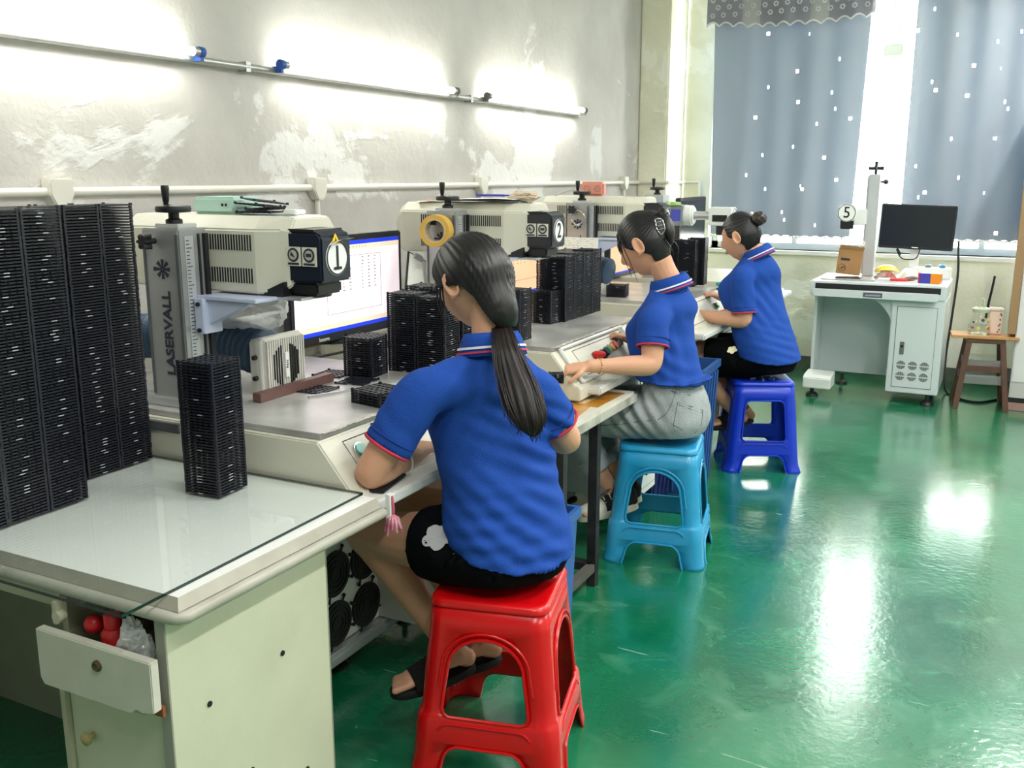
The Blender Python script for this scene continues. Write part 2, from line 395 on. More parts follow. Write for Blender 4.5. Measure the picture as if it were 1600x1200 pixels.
def curtain(name, label, xa, xb, xa_low, xb_low, z0, z1, y, stars, seed, sheer):
    root = thing(name, label, 'curtain', (0, y, 0))
    d = 0.0115; nx = int((xb - xa) / d); nz = int((z1 - z0) / d)
    # star holes: cells punched out of the blue layer
    hole = set()
    for k, (px, py) in enumerate(stars):
        p = at_y(px, py, y); big = 2 if k % 3 == 0 else 1
        t = (p.z - z0) / (z1 - z0); a = xa_low + (xa - xa_low) * t; b_ = xb_low + (xb - xb_low) * t
        ci, cj = int((p.x - a) / (b_ - a) * nx), int(t * nz)
        pat = [(0, 0), (1, 0), (0, 1), (1, 1)] if big == 2 else [(0, 0), (0, 1)]
        for q in pat: hole.add((ci + q[0], cj + q[1]))
    vs = []; fs = []
    for j in range(nz + 1):
        t = j / nz; z = z0 + (z1 - z0) * t
        a = xa_low + (xa - xa_low) * t; b_ = xb_low + (xb - xb_low) * t
        for i in range(nx + 1):
            x = a + (b_ - a) * i / nx
            dz = 0.012 * abs(math.sin(x * 42)) * (1 - min(1, j / 3)) if j < 3 else 0
            vs.append((x, fold(x, z, seed), z + dz))
    for j in range(nz):
        for i in range(nx):
            if (i, j) in hole: continue
            fs.append((j * (nx + 1) + i, j * (nx + 1) + i + 1, (j + 1) * (nx + 1) + i + 1, (j + 1) * (nx + 1) + i))
    f = MB(); f.mesh(vs, fs); f.build('blackout_layer', M_cur, root, smooth=True)
    for (sa, sb, sal, sbl) in sheer:
        nx2 = max(12, int(abs(sb - sa) / 0.012)); nz2 = 40; vs = []; fs = []
        for j in range(nz2 + 1):
            t = j / nz2; z = z0 - 0.0 + (z1 - z0) * t
            a = sal + (sa - sal) * t; b_ = sbl + (sb - sbl) * t
            for i in range(nx2 + 1):
                x = a + (b_ - a) * i / nx2
                vs.append((x, fold(x, z, seed) * 0.6 - 0.055 - 0.022 * math.sin(x * 26 + seed + .4 * math.sin(z * 2)) , z))
        for j in range(nz2):
            for i in range(nx2): fs.append((j * (nx2 + 1) + i, j * (nx2 + 1) + i + 1, (j + 1) * (nx2 + 1) + i + 1, (j + 1) * (nx2 + 1) + i))
        f = MB(); f.mesh(vs, fs); f.build('sheer_layer', M_sheer, root, smooth=True)
    # scalloped white hem
    pts = []
    for i in range(161):
        x = xa_low + (xb_low - xa_low) * i / 160
        pts.append((x, fold(x, z0, seed) - .006, z0 - 0.008 + 0.012 * abs(math.sin(i * PI / 4))))
    f = MB(); f.tube(pts, 0.006, n=5); f.build('hem', mat('hem_white', 'f0efe2', 0.8), root)
    return root
curtain('curtain', 'blue star-cut curtain left of the bright gap with sheer edge', -2.165, -1.02, -2.12, -1.07, 1.045, 2.80, 7.57, stars_l, 0.4,
        [(-1.16, -0.935, -1.18, -0.90), (-2.15, -1.16, -2.11, -1.18)])
curtain('curtain', 'blue star-cut curtain behind the black monitor, right of the gap', -0.725, 1.0, -0.725, 1.0, 1.05, 2.86, 7.57, stars_r, 2.1,
        [(-0.72, 0.95, -0.72, 0.95)])
def valance(label, xa, xb, z0, y, seed):
    root = thing('valance', label, 'valance', (0, y, 0))
    nx, nz = int((xb - xa) / .012), 14; vs = []; fs = []
    for j in range(nz + 1):
        for i in range(nx + 1):
            x = xa + (xb - xa) * i / nx; low = 0.03 * abs(math.sin((x - xa) * 30)) + .035 * math.sin((x - xa) * 2.4) * -1
            z = (z0 + low) + (2.98 - z0 - low) * j / nz
            vs.append((x, 0.02 * math.sin(x * 13 + seed) + .006 * math.sin(x * 40), z))
    for j in range(nz):
        for i in range(nx): fs.append((j * (nx + 1) + i, j * (nx + 1) + i + 1, (j + 1) * (nx + 1) + i + 1, (j + 1) * (nx + 1) + i))
    f = MB(); f.mesh(vs, fs); f.build('lace', M_lace, root, smooth=True)
    f = MB(); f.tube([(v[0], v[1] - .004, v[2] + .004) for v in vs[:nx + 1]], 0.007, n=5); f.build('scalloped_edge', mat('lace_white', 'c9c8c6', 0.85), root)
    # raised lace flowers
    f = MB(); k = 0
    for r in range(5):
        for i in range(int((xb - xa) / .085)):
            x = xa + .05 + i * .085 + (r % 2) * .042; z = z0 + .075 + r * .055
            if z > 2.94 or x > xb - .03: continue
            for a in range(6):
                an = a * PI / 3 + k
                c = (x + .014 * math.cos(an), 0.02 * math.sin(x * 13 + seed) - .008, z + .014 * math.sin(an))
                f.sphere(c, .0075, 6, 3, sc=(1, .3, 1))
            k += .4
    f.build('lace_flowers', mat('lace_flower', 'b6b6bc', 0.85), root)['kind'] = 'stuff'
valance('grey lace valance along the top of the left curtain', -2.2, -0.99, 2.60, 7.50, 0)
valance('grey lace valance along the top of the right curtain', -0.72, 1.0, 2.70, 7.50, 1.7)
f = MB(); f.cyl((-2.3, 7.53, 2.99), (1.85, 7.53, 2.99), .014, n=10); tag(f.build('curtain_rail', mat('rail', 'c8c8c4', .3, .6), smooth=True), 'thin metal curtain rail above the window', 'curtain rail')

# ------------------------------------------------------------------ tube lamps on the aluminium pipe along the left wall
M_tube = mat('tube_light', 'fffff4', emit=30.0)
M_alu = mat('aluminium', 'b9bab8', 0.35, 0.8, var=.2)
M_blueclip = mat('clip_blue', '1d4fa8', 0.45)
M_greyclip = mat('clip_grey', '6d6b66', 0.5)
TX, TZ = -2.575, 1.922
f = MB(); f.cyl((-2.612, 0.6, TZ - .022), (-2.612, 6.1, TZ - .022), .013, n=12)
for y in (0.9, 2.9, 4.6, 6.05): f.box((-2.642, y - .012, TZ - .04), (-2.60, y + .012, TZ - .004))
tag(f.build('support_pipe', M_alu, smooth=False, auto=40), 'thin aluminium pipe along the left wall carrying the tube lamps', 'pipe')
def tube_lamp(label, y0, y1, clip0, clip1):
    r = thing('tube_lamp', label, 'lamp', (TX, y0, TZ), 0, 'tube lamps on the left wall')
    n = y1 - y0
    f = MB(); f.cyl((0, .035, 0), (0, n - .035, 0), .0145, n=14); f.build('tube', M_tube, r, smooth=False, auto=50)
    for a, b_, c in ((0, .035, clip0), (n - .035, n, clip1)):
        f = MB(); f.cyl((0, a, 0), (0, b_, 0), .0155, n=14); f.build('end_cap', M_alu, r, auto=50)
        f = MB(); q = a - .012 if a == 0 else b_ - .008
        f.cyl((0, q, 0), (0, q + .02, 0), .019, n=12); f.box((-.045, q + .002, -.03), (.006, q + .018, -.006)); f.build('clip', c, r, auto=50)
y_of = lambda px, py: at_x(px, py, TX).y
tube_lamp('lit tube lamp entering from the left edge of the picture', y_of(313, 85) - 1.37, y_of(313, 85), M_greyclip, M_blueclip)
tube_lamp('lit tube lamp in the middle of the row, blue clip at its left end', y_of(440, 103), y_of(713, 147), M_blueclip, M_greyclip)
tube_lamp('lit tube lamp farthest along the wall, nearest the corner pillar', y_of(762, 151), y_of(914, 173), M_greyclip, M_greyclip)

# ------------------------------------------------------------------ white conduit with junction boxes
M_pvc = mat('white_pvc', 'dcd9cf', 0.45)
cd = thing('conduit', 'white plastic conduit running along the left wall with junction boxes', 'conduit', (XL, 0, 1.452))
f = MB(); f.cyl((.02, .4, 0), (.02, YP - .02, 0), .014, n=12); f.cyl((.02, YP - .02, 0), (XP - XL + .02, YP - .02, 0), .012, n=10)
f.cyl((XP - XL + .02, YP - .02, 0), (XP - XL + .02, YB - .015, 0.0), .012, n=10); f.cyl((XP - XL + .02, YB - .015, 0), (XP - XL + .14, YB - .015, 0), .012, n=10)
f.build('pipe', M_pvc, cd, auto=50)
for px, py in ((90, 300), (495, 297), (752, 295), (975, 287)):
    y = at_x(px, py, XL + .02).y
    f = MB(); s = .042; f.prism([(y - s, s), (y + s, s), (y + s, -.01), (y + .02, -.05), (y - .02, -.05), (y - s, -.01)], 0.0, .045, 'yz'); f.build('junction_box', M_pvc, cd, bevel=.004)
    if px > 100:
        f = MB(); f.cyl((.02, y, -.05), (.02, y, -.75), .011, n=10); f.build('drop_pipe', M_pvc, cd, auto=50)
for x_ in (XP - XL + .14,):
    f = MB(); f.cyl((x_, YB - .015, 0), (x_, YB - .015, -.5), .012, n=10); f.build('drop_pipe', M_pvc, cd, auto=50)
# ================================================================== LASER MARKING STATIONS
M_cream = mat('machine_cream', 'd6d3c4', 0.42, var=0.12, vscale=5)
M_white = mat('machine_white', 'e4e6e4', 0.38)
M_lgrey = mat('machine_pale_grey', 'c9d0d4', 0.4)
M_silver = mat('brushed_silver', 'a9aaab', 0.34, 0.55, var=.15, vscale=3, stretch=(1, 1, 9))
M_rail = mat('rail_silver', 'c6c8ca', 0.3, 0.6)
M_black = mat('black_plastic', '17181b', 0.42)
M_blk2 = mat('black_housing', '24262c', 0.38)
M_navy = mat('scanner_black', '1b2130', 0.32)
M_dark = mat('dark_slot', '15171b', 0.7)
M_rubber = mat('black_rubber', '0d0e10', 0.6)
M_paper = mat('white_sticker', 'eceeec', 0.55)
M_chrome = mat('chrome', 'c8cacc', 0.15, 1.0)
M_steel = mat('work_plate_steel', 'cac9c7', 0.28, 0.25, var=0.6, vscale=6, col2='77736f', bump=.1, bscale=30)
M_red = mat('signal_red', 'c41218', 0.35); M_green = mat('signal_green', '12a050', 0.4); M_orange = mat('signal_orange', 'e08a10', 0.4)
M_mint = mat('button_mint', '6cc4b4', 0.35)
M_brown = mat('brown_bar', '6b4b45', 0.5, var=.3, vscale=12)
M_hose = mat('blue_hose', '2d4a68', 0.4, var=.3, vscale=5)
M_yellow = mat('warning_yellow', 'f2c20e', 0.5)
M_ink = mat('print_ink', '2b2f3c', 0.6)
M_blueink = mat('print_blue', '2f7a92', 0.6)

def frame_rot(xd, yd):
    xd, yd = Vector(xd).normalized(), Vector(yd).normalized(); zd = xd.cross(yd)
    return Matrix((xd, yd, zd)).transposed().to_euler()
def text_on(parent, body, size, pos, xd, yd, m, name='lettering', **k):
    return text(body, size, m, parent, pos, frame_rot(xd, yd), name, **k)
def disc_on(f, c, nrm, r, t=0.002, n=28, sx=1.0):
    c = Vector(c); nrm = Vector(nrm).normalized(); f.cyl(c, c + nrm * t, r, n=n)
def stuff(o): o['kind'] = 'stuff'; return o

def hand_wheel(root, c, crank_side=(0, 1, 0), r=.045, cross=False):
    cx, cy, cz = c
    f = MB(); f.lathe((cx, cy, cz), [(.022, 0), (.022, .01), (.014, .014), (.014, .028), (r, .03), (r + .002, .038), (r, .046), (.012, .05)], 20)
    wheel = f.build('hand_wheel', M_black, root, auto=40)
    d = Vector(crank_side); p = Vector((cx, cy, cz + .044)) + d * (r * .62)
    f = MB(); f.lathe(p, [(.007, 0), (.007, .012), (.0085, .014), (.0115, .05), (.010, .056)], 12); f.build('crank_handle', M_black, wheel, auto=40)
    return wheel

def number_disc(root, num, c, nrm, xd, r, ring=True):
    c = Vector(c); n = Vector(nrm)
    yd = n.cross(Vector(xd))
    f = MB(); f.cyl(c, c + n * .002, r, n=32)
    d = f.build('number_sticker', M_paper, root, auto=40)
    if ring:
        f = MB(); f.tube([c + n * .0028 + (Vector(xd) * math.cos(a) + yd * math.sin(a)) * r * .93 for a in [2 * PI * i / 36 for i in range(36)]], .0022, n=5, closed=True); f.build('ring', M_ink, d)
    text_on(d, num, r * 1.75, tuple(c + n * .003), xd, yd, mat('ink_black', '111318', .6), 'numeral', sx=.92, bold=.0006)
    if num == '1':
        P = lambda a, b_: tuple(c + Vector(xd) * a + yd * b_ + n * .0036)
        f = MB(); f.poly([P(-r * .36, -r * .66), P(r * .36, -r * .66), P(r * .36, -r * .50), P(-r * .36, -r * .50)]); f.build('numeral_foot', mat('ink_black', '111318'), d)
    return d

def cabinet_door_details(root, x0, x1, y, z0, z1, m):
    """front door with slot latch and six round vents, front normal -y"""
    f = MB(); f.box((x0, y - .004, z0), (x1, y, z1), bev=.0015); d = f.build('door', m, root)
    f = MB(); t = .0022
    for a, b_, c, e in ((x0 - t, x1 + t, z0 - t, z0), (x0 - t, x1 + t, z1, z1 + t), (x0 - t, x0, z0, z1), (x1, x1 + t, z0, z1)): f.box((a, y - .002, c), (b_, y + .001, e))
    f.build('door_gap', M_dark, root)
    lx = x0 + (x1 - x0) * .19; lz = z0 + (z1 - z0) * .485
    f = MB(); f.box((lx - .014, y - .008, lz - .04), (lx + .014, y - .003, lz + .045), bev=.002); h = f.build('latch', M_chrome, d)
    for k in (.016, -.02):
        f = MB(); f.cyl((lx, y - .012, lz + k), (lx, y - .007, lz + k), .009, n=14); f.build('latch_button', M_black if k > 0 else M_chrome, d, auto=40)
    w = (x1 - x0); r = w * .118
    for j, zz in enumerate((z0 + .12, z0 + .045)):
        for i in range(3):
            cx = x0 + w * (.2 + .3 * i); f = MB()
            for k in range(9):
                u = (k - 4) / 4.6 * r; hgt = math.sqrt(max(0, r * r - u * u))
                f.box((cx + u - r * .06, y - .0052, zz + .03 - hgt), (cx + u + r * .06, y - .0035, zz + .03 - .004)); f.box((cx + u - r * .06, y - .0052, zz + .03 + .004), (cx + u + r * .06, y - .0035, zz + .03 + hgt))
            stuff(f.build('round_vent', M_dark, d))
    return d

def laser_marker(y0, num, label, tri=False, panel='plain', l0=0.0):
    r = thing('laser_marker', label, 'laser machine', (-1.28, y0, 0), PI / 2, None)
    W = .85
    # --- cabinet
    f = MB(); f.prism([(.05, .70), (.05, .748), (.072, .756), (.165, .868), (1.2, .868), (1.2, .70)], l0, W, 'yz'); f.build('desk_body', M_cream, r, bevel=.004)
    f = MB(); f.box((0, .0, .712), (W, .075, .742), bev=.006); f.build('front_shelf', mat('shelf_white', 'dcdcd8', .4, var=.2), r)
    f = MB(); f.box((.0, .44, .12), (W, 1.2, .70)); f.build('rear_body', M_cream, r, bevel=.004)
    f = MB(); f.box((.0, .41, .115), (.57, .44, .70)); fan = f.build('fan_panel', M_white, r)
    for cx in (.35, .50):
        for cz in (.345, .187):
            f = MB(); f.cyl((cx, .41, cz), (cx, .402, cz), .070, n=30)
            for q in (.055, .04, .025): f.tube([(cx + q * math.cos(a), .401, cz + q * math.sin(a)) for a in [2 * PI * i / 24 for i in range(24)]], .0025, n=4, closed=True)
            for q in range(4):
                a = PI / 4 + q * PI / 2; a += .35
                f.tube([(cx + .066 * math.cos(a), .404, cz + .066 * math.sin(a)), (cx + .083 * math.cos(a), .402, cz + .083 * math.sin(a))], .0035, n=5); f.sphere((cx + .086 * math.cos(a), .403, cz + .086 * math.sin(a)), .006, 8, 5)
            stuff(f.build('fan_grille', M_rubber, fan, auto=40))
    f = MB(); f.box((.57, .06, .115), (W, .44, .70), bev=.004); f.build('side_cabinet', M_white, r)
    cabinet_door_details(r, .60, W - .03, .06, .15, .66, M_white)
    f = MB(); f.box((0, .385, .068), (W, .43, .112), bev=.003); f.box((0, .379, .082), (W, .386, .098)); f.build('bottom_rail', M_rail, r)
    for cx in (.06, .42, W - .06):
        for cy in (.46, 1.12):
            f = MB(); f.lathe((cx, cy, 0), [(.034, 0), (.034, .008), (.026, .016), (.010, .02), (.010, .07)], 16); f.build('levelling_foot', M_black, r, auto=40)
    # --- work plate
    f = MB(); f.box((.02 + l0, .172, .868), (.83, 1.15, .884), bev=.002); f.build('work_plate', M_steel, r)
    f = MB(); f.box((l0 - .006, .62, .835), (l0, 1.2, .860)); f.build('side_groove', mat('groove_grey', '55585a', .5), r)
    # --- column
    c0, c1, d0, d1 = .07, .17, .65, .784
    f = MB(); f.box((c0, d0, .884), (c1, d1, 1.365), bev=.004); col = f.build('column', M_silver, r)
    f = MB(); f.box((c0 - .012, d0 - .03, .884), (c1 + .03, d1 + .05, .91), bev=.003); f.build('column_base', M_rail, col)
    for a, b_ in ((d0 + .002, d0 + .012), (d1 - .012, d1 - .004)):
        f = MB(); f.box((c0 - .002, a, .915), (c0 + .001, b_, 1.35)); f.build('edge_groove', mat('groove_dark', '5b5d60', .45), col)
    f = MB(); f.box((c0 + .02, d0 - .002, .96), (c0 + .05, d0 + .001, 1.345)); ru = f.build('ruler', mat('ruler_grey', 'b7b9bd', .35, .3), col)
    f = MB()
    for k in range(38): f.box((c0 + .024, d0 - .003, .97 + k * .0098), (c0 + (.034 if k % 5 else .042), d0 - .0018, .972 + k * .0098))
    stuff(f.build('ruler_marks', M_ink, ru))
    f = MB(); f.box((c0 + .066, d0 - .002, .93), (c0 + .074, d0 + .001, 1.35)); f.box((c0 + .084, d0 - .01, .93), (c0 + .096, d0 + .001, 1.35)); f.build('slide_slot', M_dark, col)
    f = MB(); f.box((c0 + .02, d0 + .02, 1.365), (c1 - .01, d1 - .03, 1.376), bev=.002); f.build('top_cap', M_rail, col)
    hand_wheel(r, ((c0 + c1) / 2, (d0 + d1) / 2 - .005, 1.376), (0, .9, .0))
    f = MB(); kc = Vector((c0, d1 - .048, 1.332)); f.cyl(kc, kc + Vector((-.02, 0, 0)), .008, n=10)
    rr = []
    for t in (-.02, -.024, -.04, -.046):
        rr.append([kc + Vector((t, (.018 + .005 * math.cos(6 * a)) * math.cos(a) * (0.8 if t == -.046 else 1), (.018 + .005 * math.cos(6 * a)) * math.sin(a) * (0.8 if t == -.046 else 1))) for a in [2 * PI * i / 36 for i in range(36)]])
    f.rings(rr); f.build('star_knob', M_black, col, auto=50)
    # lettering up the column
    text_on(col, 'LASERVALL', .041, (c0 - .001, (d0 + d1) / 2 - .010, 1.085), (0, 0, 1), (0, 1, 0), M_ink, 'column_lettering', bold=.0012, sx=1.12)
    f = MB(); sc = Vector((c0 - .001, (d0 + d1) / 2 - .004, 1.258))
    for k in range(8):
        a = k * PI / 4; e = .026 if k else .034
        dv = Vector((0, math.cos(a), math.sin(a))); pv = Vector((0, -math.sin(a), math.cos(a)))
        f.poly([sc + dv * .002 - pv * .002, sc + dv * e - pv * .006, sc + dv * e + pv * .006, sc + dv * .002 + pv * .002])
    stuff(f.build('sunburst_emblem', M_ink, col))
    # --- bracket and slide
    f = MB(); f.prism([(.645, 1.095), (.645, 1.175), (.475, 1.175), (.475, 1.170)], .125, .155, 'yz'); f.box((.115, .44, 1.176), (.30, .66, 1.186)); f.box((.105, .615, 1.085), (.175, .646, 1.18)); f.build('bracket', mat('bracket_white', 'c3cbe4', .35), r, bevel=.002)
    for z in (1.095, 1.165):
        f = MB(); f.cyl((.105, .63, z), (.099, .63, z), .006, n=8); f.build('bolt', M_dark, r)
    # --- laser head: cream housing
    sec = lambda a, zb, s=0.0, dz=0.0: [(.19 + s, a, zb), (.19 + s, a, 1.36 - dz), (.225 + s * .6, a, 1.395 - dz), (.39, a, 1.395 - dz), (.42, a, 1.36 - dz), (.42, a, zb)]
    f = MB(); f.rings([sec(1.02, 1.23, .02, .05), sec(1.0, 1.21, .006, .02), sec(.97, 1.195), sec(.50, 1.19), sec(.435, 1.195, .024), sec(.405, 1.215, .034, .005)]); hd = f.build('head_housing', M_cream, r, bevel=.004)
    f = MB()
    for z0_, z1_ in ((1.305, 1.347), (1.218, 1.258)):
        for k in range(40):
            yy = .512 + k * .0094
            f.box((.1885, yy, z0_), (.1905, yy + .0042, z1_))
    stuff(f.build('vent_slots', M_dark, hd))
    text_on(hd, 'LASERVALL', .022, (.255, .47, 1.3962), (0, -1, 0), (1, 0, 0), M_blueink, 'housing_lettering', sx=1.2)
    # dark scanner
    f = MB(); f.prism([(.44, 1.222), (.44, 1.352), (.415, 1.358), (.32, 1.358), (.305, 1.345), (.305, 1.225)], .222, .35, 'yz'); sn = f.build('scanner_housing', M_navy if num == '1' else M_blk2, r, bevel=.006)
    f = MB(); f.box((.225, .33, 1.357), (.345, .45, 1.364)); f.build('scanner_lid', M_black, sn)
    f = MB(); f.box((.23, .33, 1.19), (.34, .42, 1.224), bev=.006); f.prism([(.42, 1.185), (.42, 1.225), (.50, 1.192), (.52, 1.185)], .20, .36, 'yz'); f.build('lens_mount', M_black, sn)
    f = MB(); f.lathe((.285, .375, 1.182), [(.036, 0), (.04, .004), (.04, .012)], 20); f.build('lens', M_blk2, sn, auto=40)
    f = MB(); f.box((.20, .36, 1.178), (.33, .54, 1.186)); f.build('base_strip', M_rail, r)
    number_disc(sn, num, (.286, .305, 1.288), (0, -1, 0), (1, 0, 0), .047)
    for k in (0, 1):
        yy = .418 - k * .052
        f = MB(); f.box((.2185, yy - .046, 1.268), (.2225, yy, 1.318)); s_ = f.build('safety_sticker', mat('sticker_cream', 'd9d6c8', .55), sn)
        f = MB(); f.cyl((.2185, yy - .023, 1.297), (.2175, yy - .023, 1.297), .0185, n=20); f.box((.2175, yy - .041, 1.271), (.2186, yy - .005, 1.2765)); f.build('pictogram', M_ink, s_)
        f = MB(); f.cyl((.2176, yy - .023, 1.297), (.2168, yy - .023, 1.297), .013, n=16); f.build('pictogram_ring', mat('sticker_grey', 'b9b7ac', .55), s_)
        f = MB(); f.box((.2160, yy - .032, 1.293), (.2169, yy - .014, 1.302)) if k else f.prism([(yy - .030, 1.290), (yy - .018, 1.306), (yy - .014, 1.296)], .216, .2169, 'yz'); f.build('pictogram_shape', M_ink, s_)
    if tri:
        f = MB(); f.prism([(.262, 1.325), (.30, 1.325), (.281, 1.352)], .3025, .3045, 'xz'); t_ = f.build('warning_triangle', M_yellow, sn)
        f = MB(); f.prism([(.277, 1.329), (.285, 1.329), (.281, 1.343)], .3015, .3026, 'xz'); f.build('warning_mark', M_ink, t_)
        # the curled upper lip of the loose number sticker
        rr = [[(.245 + .095 * i / 8, .300 - .008 * j, 1.322 + .012 * i / 8 + .006 * math.sin(i / 8 * PI) + .002 * j) for i in range(9)] for j in range(3)]
        f = MB(); f.mesh([p for q in rr for p in q], [(j * 9 + i, j * 9 + i + 1, j * 9 + i + 10, j * 9 + i + 9) for j in range(2) for i in range(8)]); f.build('sticker_curl', M_paper, sn, smooth=True)
    # --- control panel on the sloping front
    S = lambda t: Vector((0, .072 + (.165 - .072) * t, .756 + (.868 - .756) * t)); nrm = Vector((0, -.77, .64))
    def on(lx, t, h=0.0): return S(t) + Vector((lx, 0, 0)) + nrm * h
    f = MB(); q = [on(.08, .12, .001), on(.80, .12, .001), on(.80, .86, .001), on(.08, .86, .001)]
    f.tube(q, .0012, n=4, closed=True); f.build('panel_outline', M_ink, r)
    def button(name, lx, t, r0, m, h=.014, ringm=M_chrome, parent=r):
        f = MB(); f.cyl(on(lx, t, -.001), on(lx, t, .006), r0 * 1.25, n=20); b = f.build('button_collar', ringm, parent, auto=40)
        f = MB(); f.cyl(on(lx, t, .005), on(lx, t, h), r0, n=20); f.build(name, m, b, auto=40)
    if panel == 'plain':
        button('push_button', .118, .60, .017, M_mint, .010); button('push_button', .60, .45, .017, M_green)
    else:
        f = MB(); f.cyl(on(.23, .42, 0), on(.23, .42, .012), .018, n=16); f.lathe(on(.23, .42, .012), [(.02, 0), (.027, .006), (.027, .016), (.016, .022)], 20)
        f.build('emergency_stop', M_red, r, auto=40)
        button('key_switch', .30, .45, .018, M_black, .03, M_black)
        button('push_button', .345, .5, .016, M_green, .022, M_chrome); button('push_button', .385, .52, .016, M_orange, .022, M_chrome); button('push_button', .425, .54, .017, M_red, .022, M_chrome)
        button('selector_knob', .485, .55, .014, mat('knob_grey', '77787a', .4), .022)
        f = MB(); q = [on(-.02, .0, .0), on(-.02, 1.0, .0), on(.60, 1.0, .0), on(.60, .0, .0)]
        for a, b_ in zip(q, q[1:] + q[:1]): f.tube([a + nrm * .012, b_ + nrm * .012], .007, n=6)
        f.build('panel_rim', M_white, r, auto=50)
    return r

m1 = laser_marker(1.78, '1', 'cream laser marking machine with number 1 on its black head, behind glass-topped desk', tri=True)
m2 = laser_marker(3.20, '2', 'cream laser marking machine with number 2 on its head, tape roll on its knob', panel='switches', l0=-.075)
m3 = laser_marker(4.55, '3', 'cream laser marking machine with metal ring hanging on its column, pink box on top')

# small belongings of the machines that move on their own -------------------------------------------------
def extractor(y0, label, hose_label, hood=True):
    r = None
    if hood:
      r = thing('fume_hood', label, 'fume hood', (-1.28, y0, .884), PI / 2)
      f = MB(); f.rings([[(.28 + s, .635 - 0, 0), (.46 - s, .635, 0), (.46 - s, .635, .155), (.28 + s, .635, .155)] if k == 0 else [(.28 + s, d, 0), (.46 - s, d, 0), (.46 - s, d, .165), (.28 + s, d, .165)] for k, (d, s) in enumerate(((.635, .01), (.60, 0), (.585, 0), (.575, .006)))]); b = f.build('hood_case', mat('hood_white', 'dcdad2', .4, var=.15), r, bevel=.006)
      f = MB()
      for k in range(17):
          x = .292 + k * .0097; f.box((x, .566, .012), (x + .005, .577, .155))
      stuff(f.build('ribs', mat('hood_white', 'dcdad2'), b))
      f = MB()
      for k in range(11):
          x = .3145 + k * .0102
          if 4 <= k <= 6 : continue
          hh = .062 * math.sqrt(max(0.1, 1 - ((k - 5) / 6.2) ** 2)); f.box((x, .5645, .078 - hh), (x + .0062, .567, .078 + hh))
      stuff(f.build('intake_slots', M_rubber, b))
      f = MB(); f.box((.362, .562, .04), (.378, .5655, .115), bev=.001); l = f.build('badge', M_paper, b)
      text_on(l, 'FAN', .013, (.370, .5615, .08), (0, 0, 1), (-1, 0, 0), M_ink, 'badge_lettering')
      for z in (.05, .11):
          f = MB(); f.cyl((.28, .60, z), (.268, .60, z), .007, n=8); f.build('knob', M_black, b)
    f = MB(); pts = []; rad = []
    n = 120
    for k in range(n):
        t = k / (n - 1); pts.append((.37 + .03 * math.sin(t * 3), .65 + .62 * t, .105 + .02 * math.sin(t * 4) + .015 * t)); rad.append(.068 + .0045 * math.sin(k * 1.35))
    f.tube(pts, rad, n=20); h = f.build('duct_hose', M_hose, smooth=True)
    h.location = (-1.28, y0, .884); h.rotation_euler = (0, 0, PI / 2)
    tag(h, hose_label, 'hose')
    return r
extractor(1.78, 'white ribbed fume hood with black slots on the bed of machine 1', 'blue corrugated hose behind the column of machine 1')
extractor(4.55, '', 'blue corrugated hose in front of the woman with the hair claw', False)

def crumple(name, label, cat, c, size, m, seed, n=22, amp=.25, rz=0):
    """crumpled film or bag: a dented closed sheet"""
    f = MB(); rr = []
    for k in range(n + 1):
        t = PI * (.03 + .94 * k / n); ring = []
        for i in range(28):
            a = 2 * PI * i / 28; d = Vector((math.sin(t) * math.cos(a), math.sin(t) * math.sin(a), -math.cos(t)))
            w = 1 + amp * noise.noise(d * 1.6 + Vector((seed, 0, 0))) + amp * .8 * abs(noise.noise(d * 4.0 + Vector((0, seed, 0)))) + amp * .35 * noise.noise(d * 9 + Vector((0, 0, seed)))
            ring.append((d.x * size[0] * w, d.y * size[1] * w, d.z * size[2] * w))
        rr.append(ring)
    zmin = min(p[2] for q in rr for p in q)
    f.rings([[(p[0], p[1], max(p[2] - zmin, 0)) for p in q] for q in rr])
    o = f.build(name, m, smooth=False); o.location = c; o.rotation_euler = (0, 0, rz)
    return tag(o, label, cat)
M_film = film_mat('clear_film', 'eef0f2', .26)
crumple('plastic_film', 'crumpled clear film bunched over the blue hose under machine 1 head', 'plastic film', (-2.0, 2.15, 1.045), (.155, .09, .075), M_film, 3.0)
b = MB(); b.box((-.015, 0, 0), (.015, .33, .026), bev=.002); o = b.build('brown_bar', M_brown); o.location = (-1.818, 1.985, .884); tag(o, 'dark brown bar lying in front of the white fume hood', 'bar')
b = MB(); b.box((-.004, 0, 0), (.004, .30, .006)); o = b.build('steel_ruler', M_rail); o.location = (-1.73, 2.10, .884); o.rotation_euler = (0, 0, -.42); tag(o, 'thin steel strip lying between the flat trays on machine 1', 'steel strip')
# torn film strip taped along the front edge of bed 1 and bed 2
def edge_film(y0, label, seed):
    vs = []; fs = []; n = 70
    for i in range(n + 1):
        y = (.02 if y0 < 3 else -.05) + (.80 if y0 < 3 else .86) * i / n
        for j in range(5):
            w = .012 * noise.noise((y * 22, j * 1.3, seed))
            vs.append((-.172 - .012 + .018 * j / 4 * -1 + .03 + w, y, .886 + .006 * abs(noise.noise((y * 40, j * 2.0, seed + 3))) - (.012 if j == 0 else 0) * 0))
    for i in range(n):
        for j in range(4): fs.append((i * 5 + j, i * 5 + j + 1, (i + 1) * 5 + j + 1, (i + 1) * 5 + j))
    f = MB(); f.mesh(vs, fs); o = f.build('film_strip', film_mat('dirty_film', 'cfc8bc', .45, .3)); o.location = (-1.28, y0, 0); tag(o, label, 'film strip')
edge_film(1.78, 'torn dirty film strip along the bed edge nearest the glass-topped desk', 1.0)
edge_film(3.20, 'torn dirty film strip on the bed edge above the coloured push buttons', 5.0)

